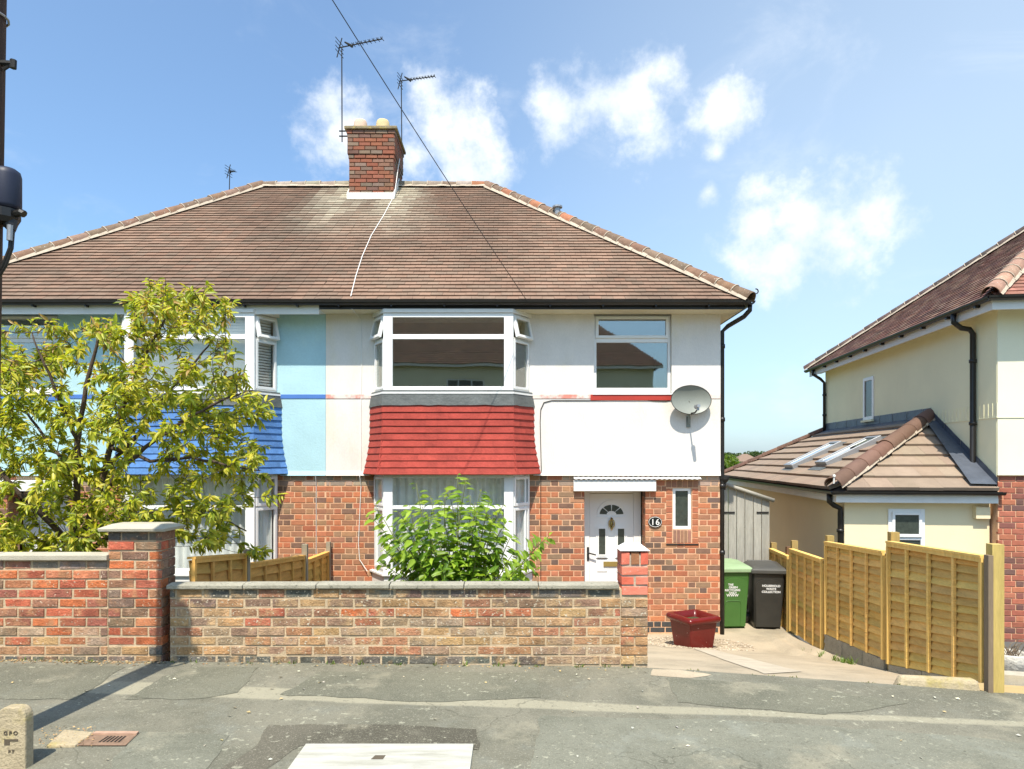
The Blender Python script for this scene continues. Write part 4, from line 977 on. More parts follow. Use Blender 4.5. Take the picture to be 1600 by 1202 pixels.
# ------------------------------------------------------------------ chimney
b = MB(); cz0, cz1 = 6.2, 8.13; b.box(CHX[0] + .03, CHX[1] - .03, CHY[0] + .03, CHY[1] - .03, cz0, cz1)
ch = b.build('chimney', mat('chimney_mortar', (.36, .26, .18), .95, .2, 8, bump=.4), H16)
rnd = random.Random(77); CB = [(0.25, 0.095, 0.055), (0.28, 0.10, 0.058), (0.17, 0.09, 0.065), (0.22, 0.12, 0.08), (0.30, 0.11, 0.062), (0.20, 0.14, 0.10)]
nk = 18; hC = (8.10 - 6.70) / nk
for k in range(nk):
    z = 6.70 + (k + .5) * hC; o_ = 0.0 if k < 11 else (0.012 if k == 11 else 0.028)
    if k == nk - 1: o_ = .04
    x0_, x1_, y0_, y1_ = CHX[0] - o_, CHX[1] + o_, CHY[0] - o_, CHY[1] + o_
    def run(a, c, stag):
        L = .229; x = a - (L / 2 if stag else 0)
        while x < c - .01:
            p, q = max(x, a), min(x + L, c)
            if q - p > .03: yield p + .005, q - .005
            x += L
    for p, q in run(x0_, x1_, k % 2): inst('brick', rnd.choice(HB), frame(((p + q) / 2, y0_, z), (q - p, 0, 0), (0, .06, 0), (0, 0, hC - .010)), ch, jit(rnd.choice(CB), .14))
    for p, q in run(y0_ + .005, y1_, (k + 1) % 2): inst('brick', rnd.choice(HB), frame((x1_, (p + q) / 2, z), (0, q - p, 0), (-.06, 0, 0), (0, 0, hC - .010)), ch, jit(rnd.choice(CB), .14))
    for p, q in ((y0_, y1_),): 
        inst('brick', HB[0], frame((x0_, (p + q) / 2, z), (0, -(q - p) * .98, 0), (.06, 0, 0), (0, 0, hC - .010)), ch, jit(rnd.choice(CB), .14))
b = MB(); b.box(CHX[0] - .075, CHX[1] + .075, CHY[0] - .075, CHY[1] + .075, 8.105, 8.165); b.build('chimney_slab', mat('lichen_slab', (.26, .21, .13), .95, .3, 12, bump=.6, second=(.42, .33, .10), s2scale=9), ch, bevel=.012)
for px_, m in ((563, M_['pale_pot2']), (598, M_['pale_pot'])):
    cxp = PX(px_, 13.6); b = MB(); b.lathe([(.155, 0), (.15, .05), (.135, .20), (.125, .26), (.11, .29), (.06, .30)], (cxp, 13.62, 8.16), 20); b.build('chimney_pot', m, ch, True)
b = MB(); fl = 0.02
zf = EAVE_Z + .8025 * (CHY[0] - EAVE_Y)
b.box(CHX[0] - .03, CHX[1] + .03, CHY[0] - .045, CHY[0] - .004, zf - .06, zf + .10)
for xx in (CHX[0] - .02, CHX[1] + .005): b.prism([(xx, CHY[0] - .04, zf - .05), (xx, RIDGE_Y, RIDGE_Z), (xx, RIDGE_Y, RIDGE_Z + .17), (xx, CHY[0] - .04, zf + .11)], (.015, 0, 0))
b.build('chimney_flashing', M_['white'], ch)
cable([Vector((CHX[1] + .045, 13.75, 7.75)), Vector((CHX[1] + .05, 13.5, 7.45)), Vector((CHX[1] + .05, 13.3, 7.1)), Vector((CHX[1] + .02, 13.2, 6.75))], .008, M_['white'], H16)
# ------------------------------------------------------------------ neighbouring house on the right (turned a little with the street)
NB = thing('detached_house', 'yellow painted neighbouring house with side extension and dark red roof', 'house', (8.5, 10.2, -0.95))
NC = Vector((7.04, 9.90)); ND = Vector((0.109, 0.994)); NA = Vector((0.994, -0.109))
def N(a, d, z): q = NC + NA * a + ND * d; return Vector((q.x, q.y, z))
def NT_(a, d, z): return tuple(N(a, d, z))
ZM = 1.47
b = MB(NT_)
b.box(0, 5.6, 0.0, .24, ZM, 3.9); b.box(0.0, .24, .241, 7.19, ZM - .6, 3.9); b.box(.245, 5.6, 6.95, 7.185, -1.1, 3.9)
b.build('render', M_['cream3'], NB)
b = MB(NT_); b.box(-.004, 0.0, 0.02, 7.18, 1.3, 3.895); b.build('side_render', M_['cream2'], NB)
b = MB(NT_); b.box(0.03, 5.6, .05, .24, -1.1, ZM - .001); b.box(.03, .24, .245, 7.1, -1.1, ZM - .62); nbw = b.build('wall', M_['hmortar'], NB)
rnd = random.Random(5); inf = MB(NT_)
for k, a, c in flemish(0.03, 5.6, -1.0, 29, HH, .02):
    za, zc = -1.0 + k * HH + .005, -1.0 + (k + 1) * HH - .005; cc = jit(rnd.choice([(.38, .125, .075), (.33, .11, .07), (.25, .095, .07), (.42, .15, .085), (.16, .08, .065)]), .12)
    if c < 1.1:
        p = N((a + c) / 2, .042, (za + zc) / 2); inst('brick', rnd.choice(HB), frame(p, tuple((NA * (c - a)).to_3d()), tuple((ND * .05).to_3d()), (0, 0, zc - za)), nbw, cc)
    else: brick_into(inf, a, c, .042, .04, za, zc, cc)
inf.build('brick_infill', M_['hbrick_a'], nbw, kind='stuff')
# soldier band in the render, side window
b = MB(NT_); b.box(-.012, 0.005, 0.0, 2.9, 2.30, 2.315)
for k in range(26): b.box(-.010, 0.005, k * .11, k * .11 + .012, 2.315, 2.52)
b.box(-.005, 1.2, -.010, .005, 2.30, 2.315); b.build('render_band', M_['cream2'], NB)
def onplane(px, py, p0, n):
    d = Vector(((px - CX) / F, 1, (HY - py) / F)); o = Vector((0, 0, CZ)); t = (Vector(p0) - o).dot(n) / d.dot(n); return o + d * t
na3 = Vector((NA.x, NA.y, 0)); nd3 = Vector((ND.x, ND.y, 0))
def ndz(px, py): q = onplane(px, py, N(0, 0, 0), na3); r = q - N(0, 0, 0); return r.dot(nd3), q.z
d1, zt_ = ndz(1350.5, 592); d0, zb_ = ndz(1366.5, 655)
Tn = lambda u, w, z: tuple(N(-w, d1 - u, z))
window(NB, Tn, 0, d1 - d0, zb_, zt_, None, fw=.07, glass=FROST, dep=.05, w=.03)
b = MB(Tn); b.box(-.02, d1 - d0 + .02, .0, .07, zb_ - .045, zb_ - .003); b.build('window_sill', M_['cream2'], NB)
# front window of the ground floor brickwork (only its edge is in view)
Tf = lambda u, w, z: tuple(N(u, .042 - w, z)); window(NB, Tf, 1.2, 3.0, .1, 1.3, (.85, .92), glass=GLASSN)
# main roof
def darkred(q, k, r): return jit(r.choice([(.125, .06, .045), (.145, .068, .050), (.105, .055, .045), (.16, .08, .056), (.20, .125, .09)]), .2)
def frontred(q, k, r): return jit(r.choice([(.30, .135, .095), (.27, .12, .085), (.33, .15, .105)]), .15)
ea, ed0, ed1 = -.33, -.42, 7.61; ap = N(3.72, 3.6, 6.88); ez = 3.985
E00, E01, E10, E11 = N(ea, ed0, ez), N(ea, ed1, ez), N(6.2, ed0, ez), N(6.2, ed1, ez); ap2 = N(6.2, 3.6, 6.88)
b = MB(); dz = Vector((0, 0, -.012)); b.add([E00 + dz, E01 + dz, ap + dz], [(0, 1, 2)]); b.quad(E00 + dz, E10 + dz, ap2 + dz, ap + dz); b.quad(E01 + dz, E11 + dz, ap2 + dz, ap + dz)
nroof = b.build('roof', MATS['roof_deck'], NB)
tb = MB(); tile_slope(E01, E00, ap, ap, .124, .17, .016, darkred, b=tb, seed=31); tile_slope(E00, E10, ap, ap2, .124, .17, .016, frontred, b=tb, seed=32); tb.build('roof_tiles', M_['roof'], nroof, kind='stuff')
upz = Vector((0, 0, .012))
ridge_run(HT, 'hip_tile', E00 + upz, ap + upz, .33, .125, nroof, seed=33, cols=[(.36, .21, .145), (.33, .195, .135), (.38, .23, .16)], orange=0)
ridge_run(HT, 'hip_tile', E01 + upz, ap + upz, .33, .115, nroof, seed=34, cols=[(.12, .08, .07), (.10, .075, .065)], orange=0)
b = MB(NT_); b.box(ea + .08, 6.0, ed0 + .08, 0.0, 3.875, 3.887); b.box(ea + .08, 0.0, 0.001, ed1 - .08, 3.875, 3.887); b.build('soffit', M_['soffit'], NB)
b = MB(NT_); b.box(ea + .06, 6.0, ed0 + .06, ed0 + .08, 3.80, 3.975); b.box(ea + .06, ea + .08, ed0 + .08, ed1 - .06, 3.80, 3.975); b.build('fascia', M_['white'], NB)
b = MB(); gutter(b, N(ea, ed0 - .02, 3.975), N(ea, ed1 + .02, 3.975)); gutter(b, N(6.0, ed0, 3.975), N(ea - .04, ed0, 3.975)); b.build('gutter', M_['black'], NB)
b = MB(NT_)
for k in range(10): b.box(ea - .01, ea + .06, ed0 + .35 + k * .8, ed0 + .40 + k * .8, 3.89, 3.93)
b.build('gutter_bracket', M_['black'], NB, kind='stuff')
def downpipe(pts, root, r=.036, clips=()):
    b = MB(); b.tube(pts, r, 10)
    for c in clips: b.tube([Vector(c) - Vector((0, 0, .025)), Vector(c) + Vector((0, 0, .025))], r * 1.3, 10)
    return b.build('downpipe', M_['black'], root, True)
dpd = ndz(1526, 600)[0]
downpipe([N(ea, dpd, 3.92), N(ea, dpd, 3.80), N(-.22, dpd, 3.71), N(-.10, dpd, 3.69), N(-.055, dpd, 3.62), N(-.055, dpd, 1.62), N(-.10, dpd - .02, 1.55)], NB, .04, [N(-.055, dpd, z) for z in (3.2, 2.25)])
dpe = 7.10
downpipe([N(ea, dpe, 3.92), N(ea, dpe, 3.82), N(-.15, dpe, 3.70), N(-.055, dpe, 3.60), N(-.055, dpe, 2.35)], NB, .036, [N(-.055, dpe, z) for z in (3.3, 2.8)])
# side extension
XA, XD0, XD1, XZ0, XZ1, R0, R1 = -2.29, -.03, 8.45, 1.245, 2.40, 1.95, 7.15
b = MB(NT_); b.box(-2.05, -.001, .20, .40, -1.1, 1.18); b.box(-2.05, -1.85, .401, 8.2, -1.1, 1.18); b.build('extension_wall', M_['cream4'], NB)
b = MB(NT_); b.box(XA + .06, .02, XD0 + .05, XD0 + .075, 1.06, 1.215); b.box(XA + .06, XA + .085, XD0 + .075, XD1, 1.06, 1.215); b.box(XA + .085, -.0, XD0 + .076, .2, 1.10, 1.112); b.build('extension_fascia', M_['white'], NB)
b = MB(); gutter(b, N(.08, XD0, 1.228), N(XA - .03, XD0, 1.228), .052); gutter(b, N(XA, XD0 - .03, 1.228), N(XA, XD1, 1.228), .052); b.build('extension_gutter', M_['black'], NB)
e0, e1, r0, r1 = N(XA, XD1, XZ0), N(XA, XD0, XZ0), N(0, R1, XZ1), N(0, R0, XZ1); f1 = N(0.0, XD0, XZ0)
b = MB(); dz = Vector((0, 0, -.03)); b.quad(e0 + dz, e1 + dz, r1 + dz, r0 + dz); b.add([e1 + dz, f1 + dz, r1 + dz], [(0, 1, 2)]); b.add([e0 + dz, N(0, XD1, XZ0) + dz, r0 + dz], [(0, 1, 2)])
xroof = b.build('extension_roof', MATS['roof_deck'], NB)
XC = [(.285, .215, .155), (.275, .208, .15), (.295, .222, .162), (.27, .202, .148), (.29, .212, .155)]
def put_tile(o, U, V, Nn, c): inst('roof_tile', ROOF_ME, frame(o - Nn, U, V, Nn), xroof, c)
tile_slope(e0, e1, r0, r1, .32, .335, .050, lambda q, k, r: jit(r.choice(XC), .05), put=put_tile, seed=51, side=.0015, jz=.0008)
tile_slope(e1, f1, r1, r1, .32, .335, .050, lambda q, k, r: jit(r.choice(XC), .05), put=put_tile, seed=52, side=.0015, jz=.0008)
XHT = half_tile('hip_tile', M_['tileo'])
ridge_run(XHT, 'hip_tile', e1 + Vector((0, 0, .060)), r1 + Vector((0, 0, .060)), .42, .140, xroof, seed=53, cols=[(.155, .085, .06), (.14, .08, .058), (.165, .095, .07)], orange=0, bedw=.86, rings=False)
ridge_run(HT, 'hip_tile', e0 + Vector((0, 0, .03)), r0 + Vector((0, 0, .03)), .42, .10, xroof, seed=54, cols=[(.155, .085, .06), (.14, .08, .058)], orange=0, bed=False)
b = MB(NT_)                                   # lead along the wall, down the front rake, and the soaker gutter
n = 18
for k in range(n):
    da, dc = lerp(R0 - .05, R1 + .1, k / n), lerp(R0 - .05, R1 + .1, (k + 1) / n); lap = .004 * (k % 2)
    b.add([(-.30, da, XZ1 - .135), (-.30, dc, XZ1 - .135), (-.02 - lap, dc, XZ1 + .035), (-.02 - lap, da, XZ1 + .035)], [(0, 1, 2, 3)]); b.add([(-.02 - lap, da, XZ1 + .03), (-.02 - lap, dc, XZ1 + .03), (-.012 - lap, dc, XZ1 + .19), (-.012 - lap, da, XZ1 + .19)], [(0, 1, 2, 3)])
for k in range(8):
    ta, tc = k / 8, (k + 1) / 8; f = lambda t: (lerp(R0, XD0, t), lerp(XZ1, XZ0, t) + .02)
    (da, za), (dc, zc) = f(ta), f(tc); lap = .004 * (k % 2)
    b.add([(-.16 - .22 * ta, da, za + .085), (-.16 - .22 * tc, dc, zc + .085), (-.02, dc, zc + .075), (-.02, da, za + .075)], [(0, 1, 2, 3)]); b.add([(-.02 - lap, da, za), (-.02 - lap, dc, zc), (-.012 - lap, dc, zc + .17), (-.012 - lap, da, za + .17)], [(0, 1, 2, 3)])
b.build('lead_flashing', M_['leadnew'], xroof)
# skylights
sl_n = (e1 - e0).cross(r0 - e0).normalized(); sl_n = sl_n if sl_n.z > 0 else -sl_n
upv = ((r0 - e0) - nd3 * (r0 - e0).dot(nd3)).normalized()
for bx, by, tx_, ty in ((1285, 727, 1366, 686), (1235, 731, 1305, 694)):
    q0, q1 = onplane(bx, by, e0 + sl_n * .05, sl_n), onplane(tx_, ty, e0 + sl_n * .05, sl_n)
    d = (q0 - e0).dot(nd3); s0, s1 = (q0 - e0).dot(upv), (q1 - e0).dot(upv); d = ((q0 + q1) / 2 - e0).dot(nd3)
    Ts = lambda u, v, w, d=d: tuple(e0 + nd3 * (d + u) + upv * v + sl_n * w)
    b = MB(Ts); wv = .29
    for ua, ub, va, vb in ((-wv, -wv + .06, s0, s1), (wv - .06, wv, s0, s1), (-wv + .06, wv - .06, s0, s0 + .07), (-wv + .06, wv - .06, s1 - .07, s1)): b.box(ua, ub, va, vb, -.02, .115)
    sk = b.build('skylight', M_['alu'], xroof, bevel=.008)
    b = MB(Ts); b.box(-wv + .06, wv - .06, s0 + .07, s1 - .07, .085, .095); b.build('pane', glass_mat('skylight_glass', (.25, .3, .32), .45), sk)
    b = MB(Ts); b.box(-wv - .05, wv + .05, s0 - .16, s0 - .002, .02, .034); b.box(-wv - .03, wv + .03, s1 + .002, s1 + .08, .0, .05); b.build('skylight_flashing', M_['lead'], sk)
# extension window, vent, downpipe
def wpt(px, py): q = onplane(px, py, N(0, .2, 0), nd3); r = q - N(0, 0, 0); return r.dot(na3), q.z
a0, zt_ = wpt(1387, 795); a1, zm = wpt(1444, 841)
Te = lambda u, w, z: tuple(N(u, .2 - w, z)); window(NB, Te, a0, a1, zm - .75, zt_, (zm - .03, zm + .03), fw=.06, glass=FROST, sash=True, dep=.05, w=.025)
a2, zv = wpt(1520, 790); a3, zv2 = wpt(1542, 810); b = MB(Te); b.prism([(a2, 0, zv), (a2, .09, zv - .02), (a2, .09, zv2), (a2, 0, zv2)], (a3 - a2, 0, 0)); b.build('vent_cowl', M_['cream4'], NB)
downpipe([N(XA + .02, XD0 + .22, 1.18), N(XA + .02, XD0 + .22, 1.06), N(XA + .10, XD0 + .24, 1.0), N(-2.10, XD0 + .26, .96), N(-2.095, XD0 + .27, .88), N(-2.095, XD0 + .27, -.9)], NB, .04, [N(-2.095, XD0 + .27, .62)])
b = MB(); o = e1 + Vector((-.02, -.06, .10)); b.tube([o, o + Vector((0, -.01, .10))], .012, 6); b.lathe([(.0, .0), (.022, .01), (.022, .035), (0, .045)], o + Vector((0, -.01, .09)), 10); b.build('ridge_clip', M_['white'], xroof)

# ------------------------------------------------------------------ timber fences
UNIT = MB().add([(-.5, 0, 0), (.5, 0, 0), (.5, 1, 0), (-.5, 1, 0), (-.5, 0, 1), (.5, 0, 1), (.5, 1, 1), (-.5, 1, 1)], [(0, 3, 2, 1), (4, 5, 6, 7), (0, 1, 5, 4), (1, 2, 6, 5), (2, 3, 7, 6), (3, 0, 4, 7)])
def unit(name, m): me = UNIT.mesh(name); me.materials.append(m); return me
BOARD, BATTEN, POSTM = unit('board', M_['fwood']), unit('batten', M_['fwood']), unit('post', M_['fpost'])
def wavy_board(name, seed):
    r = random.Random(seed); b = MB(); n = 10; vs = []
    for k in range(n + 1):
        x = -.5 + k / n; e = .12 * noise.noise(Vector((x * 3.1, seed * 4.7, 0)))
        for y, z in ((0.0, 0 + e), (1, 0 + e), (1, 1), (0.35, 1)): vs.append((x, y, z))
    fs = [(4 * k + j, 4 * k + 4 + j, 4 * k + 4 + (j + 1) % 4, 4 * k + (j + 1) % 4) for k in range(n) for j in range(4)] + [(3, 2, 1, 0), (4 * n, 4 * n + 1, 4 * n + 2, 4 * n + 3)]
    b.add(vs, fs); me = b.mesh(name); me.materials.append(M_['fwood']); return me
BOARDS = [wavy_board('board', i) for i in range(6)]
def fence_panel(root, A, B, za, zb_, ba, bb, face, nb, nbat, cols, seed, cap=True):
    """overlap panel from plan A to B; heights top/bottom at either end; face = plan direction the battens look to"""
    rnd = random.Random(seed); A, B = Vector(A), Vector(B); d = (B - A); L = d.length; u = d.normalized(); n = Vector(face).normalized()
    zt = lambda t: lerp(za, zb_, t); zl = lambda t: lerp(ba, bb, t)
    p3 = lambda t, w, z: Vector((A.x + d.x * t + n.x * w, A.y + d.y * t + n.y * w, z))
    b = MB()                                  # frame: top and bottom rails and the two edge battens
    def bar(t0, t1, z0f, z1f, w0, w1):
        vs = [p3(t0, w0, z0f(t0)), p3(t1, w0, z0f(t1)), p3(t1, w0, z1f(t1)), p3(t0, w0, z1f(t0)), p3(t0, w1, z0f(t0)), p3(t1, w1, z0f(t1)), p3(t1, w1, z1f(t1)), p3(t0, w1, z1f(t0))]
        b.add(vs, [(0, 1, 2, 3), (7, 6, 5, 4), (0, 4, 5, 1), (1, 5, 6, 2), (2, 6, 7, 3), (3, 7, 4, 0)])
    bar(0, 1, lambda t: zt(t) - .02, zt, -.03, .045); bar(0.0, 1.0, lambda t: zt(t) - .055, lambda t: zt(t) - .021, .012, .038)
    bar(0, .035 / L, zl, lambda t: zt(t) - .056, .006, .040); bar(1 - .035 / L, 1, zl, lambda t: zt(t) - .056, .006, .040)
    fr = b.build('panel_frame', M_['fpost'], root); fr.color = (*[min(.8, v * 1.25) for v in cols[0]], 1)
    for k in range(nb):
        f0, f1 = k / nb, (k + 1.28) / nb
        z0 = lambda t: lerp(zl(t), zt(t) - .03, f0); z1 = lambda t: lerp(zl(t), zt(t) - .03, min(f1, 1.0))
        o = p3(.5, .016 + rnd.uniform(-.003, .003), z0(.5)); U = p3(1, 0, z0(1)) - p3(0, 0, z0(0)); H_ = z1(.5) - z0(.5)
        me = rnd.choice(BOARDS); Mx = frame(o, U * .985, Vector((-n.x, -n.y, 0)) * .020, Vector((-n.x * .022, -n.y * .022, H_)))
        inst('board', me, Mx, fr, jit(rnd.choice(cols), .16), (0, 2, 1))
    for k in range(1, nbat):
        t = k / nbat; o = p3(t, .036, zl(t)); 
        inst('batten', BATTEN, frame(o, (u * .034).to_3d(), Vector((-n.x, -n.y, 0)) * .024, (0, 0, zt(t) - .057 - zl(t))), fr, jit(tuple(min(.8, v * 1.22) for v in cols[0]), .08))
    return fr
def post(root, x, y, z0, z1, w, d_, c, ang=None, name='post'):
    u = Vector((NA.x, NA.y, 0)) if ang is None else Vector((math.cos(ang), math.sin(ang), 0)); v = Vector((-u.y, u.x, 0))
    return inst(name, POSTM, frame(Vector((x, y, z0)) - v * (d_ / 2), u * w, v * d_, (0, 0, z1 - z0)), root, c)
FG = [(0.66, 0.42, 0.125), (0.62, 0.41, 0.12), (0.70, 0.44, 0.14), (0.56, 0.40, 0.12), (0.62, 0.37, 0.10)]
FY = [(0.45, 0.31, 0.10)]
FENCE = thing('timber_fence', 'new golden overlap panel fence stepping down beside the driveway', 'fence', (fence_x(8), 8.0, -.5))
fx = lambda y: (fence_x(y), y); fface = (-.994, .109)
spec = [(5.28, 6.96, .957, .869, -.03, -.385, 15, 4), (7.05, 8.78, .755, .647, -.37, -.545, 14, 4), (8.90, 10.30, .402, .357, -.80, -.883, 14, 4), (10.40, 11.44, .227, .213, -.955, -.955, 13, 3)]
for i, (ya, yb2, ta, tb2, ba, bb, nb, nbt) in enumerate(spec): fence_panel(FENCE, fx(ya), fx(yb2), ta, tb2, ba, bb, fface, nb, nbt, FG, 60 + i)
for y, zt2, c in ((7.00, .955, (.36, .25, .085)), (8.84, .715, (.38, .27, .09)), (10.35, .47, (.36, .25, .09)), (10.62, .34, (.16, .085, .04)), (11.5, .30, (.34, .24, .09))):
    x_ = fence_x(y) + .055; post(FENCE, x_, y, gd(x_, y) - .2, zt2, .085, .085, c)
post(FENCE, 3.640, 5.215, gp(3.6, 5.2) - .1, PZ(868, 5.2), .036, .06, (.21, .155, .10)); post(FENCE, 3.703, 5.235, gp(3.7, 5.2) - .1, PZ(851, 5.2), .085, .085, (.50, .37, .12))
post(FENCE, 3.652, 5.255, -.05, .95, .022, .03, (.48, .34, .13), name='edge_batten')
BLOCK = unit('gravel_board', mat('block_grey', src='obj', rough=.95, var=.2, scale=8, bump=.6))
for ya, yb2, bt in ((5.6, 6.25, -.155), (6.27, 6.95, -.30), (7.06, 7.6, -.385), (7.62, 8.2, -.445), (8.22, 8.80, -.51)):
    pa, pb = Vector(fx(ya)), Vector(fx(yb2)); o = Vector(((pa + pb) / 2).to_3d()); o.z = min(gd(pa.x, pa.y), gd(pb.x, pb.y)) - .15
    za_ = lerp(-.03, -.385, (ya - 5.28) / 1.68) if yb2 < 7 else lerp(-.37, -.545, (ya - 7.05) / 1.73)
    zb3 = lerp(-.03, -.385, (yb2 - 5.28) / 1.68) if yb2 < 7 else lerp(-.37, -.545, (yb2 - 7.05) / 1.73)
    b = MB(); nn = Vector((-.994, .109)); q = [pa + nn * .02, pb + nn * .02, pb - nn * .04, pa - nn * .04]
    zz = [za_, zb3, zb3, za_]; b.add([(v.x, v.y, o.z - .1) for v in q] + [(v.x, v.y, z - .006) for v, z in zip(q, zz)], [(0, 1, 2, 3), (4, 5, 6, 7), (0, 1, 5, 4), (1, 2, 6, 5), (2, 3, 7, 6), (3, 0, 4, 7)]); b.build('gravel_board', M_['coping'], FENCE)
b = MB(); b.add([(3.00, 5.335, -.12), (3.60, 5.21, -.12), (3.60, 5.34, -.12), (3.02, 5.46, -.12), (3.05, 5.35, .0), (3.585, 5.235, .005), (3.58, 5.32, .01), (3.06, 5.43, .0)], [(4, 5, 6, 7), (0, 1, 5, 4), (1, 2, 6, 5), (2, 3, 7, 6), (3, 0, 4, 7)])
tag(b.build('kerb_stone', M_['stone'], bevel=.03), 'rough crumbling concrete kerb end at foot of the golden fence', 'kerb')
# party fence between the two front gardens
FP = thing('garden_fence', 'orange stained low fence between the gardens behind the front wall', 'fence', (PARTY, 8.0, -.5))
FO = [(0.62, 0.34, 0.085), (0.58, 0.31, 0.075), (0.65, 0.37, 0.095), (0.56, 0.30, 0.075)]
pxl = -2.755
for i, (ya, yb2, ta, tb2) in enumerate(((5.85, 7.0, .865, .738), (7.08, 8.98, .623, .443), (9.06, 10.16, .367, .33))):
    fence_panel(FP, (pxl, ya), (pxl, yb2), ta, tb2, ta - 1.15, tb2 - 1.15, (1, 0), 9, 3 if i != 1 else 4, FO, 80 + i)
for y, zt2, w in ((7.04, .77, .05), (9.02, .58, .07), (10.18, .47, .06)): post(FP, pxl + .02, y, -1.1, zt2, w, .06, (.30, .26, .19), 0.0)

# ------------------------------------------------------------------ grey side gate
GT = thing('side_gate', 'weathered grey plank gate closing the side passage behind the bins', 'gate', (3.85, 11.4, -.95))
GY = 11.42; ga, gc = PX(1125, GY), PX(1203, GY); GP = unit('plank', M_['gwood'])
topz = lambda x: lerp(PZ(757, GY), PZ(783, GY), (x - ga) / (gc - ga)); rnd = random.Random(3)
for k in range(6):
    a, c = lerp(ga, gc, k / 6) + .006, lerp(ga, gc, (k + 1) / 6) - .007; g = rnd.uniform(.85, 1.1)
    b = MB(); b.add([(a, GY, -1.0), (c, GY, -1.0), (c, GY, topz(c)), (a, GY, topz(a)), (a, GY + .022, -1.0), (c, GY + .022, -1.0), (c, GY + .022, topz(c)), (a, GY + .022, topz(a))], [(0, 1, 2, 3), (7, 6, 5, 4), (1, 5, 6, 2), (0, 3, 7, 4), (3, 2, 6, 7)])
    o = b.build('plank', M_['gwood'], GT); o.color = (.40 * g, .385 * g, .335 * g, 1)
b = MB(); b.box(ga, gc, GY + .025, GY + .05, -.75, -.65); b.box(ga, gc, GY + .025, GY + .05, .55, .65); o = b.build('ledge', M_['gwood'], GT); o.color = (.2, .18, .14, 1)
for xa_, xc_ in ((1125, 1148), (1182, 1201)):
    b = MB(); zz = PZ(801, GY); b.box(PX(xa_, GY), PX(xc_, GY), GY - .012, GY - .001, zz - .014, zz + .014); b.build('strap_hinge', M_['iron'], GT)
b = MB(); p0, p1 = Vector((ga - .02, GY - .04, topz(ga) + .035)), Vector((gc + .05, GY - .04, topz(gc) + .01)); b.tube([p0, p1], .034, 10); b.build('gutter_pipe', mat('grey_plastic', (.33, .31, .26), .6, .08), GT, True)
b = MB(); b.lathe([(.03, -.16), (.035, -.06), (.08, .0), (.085, .05)], (3.19, HY_ + .03, 1.40), 10); b.build('hopper', M_['iron'], H16)

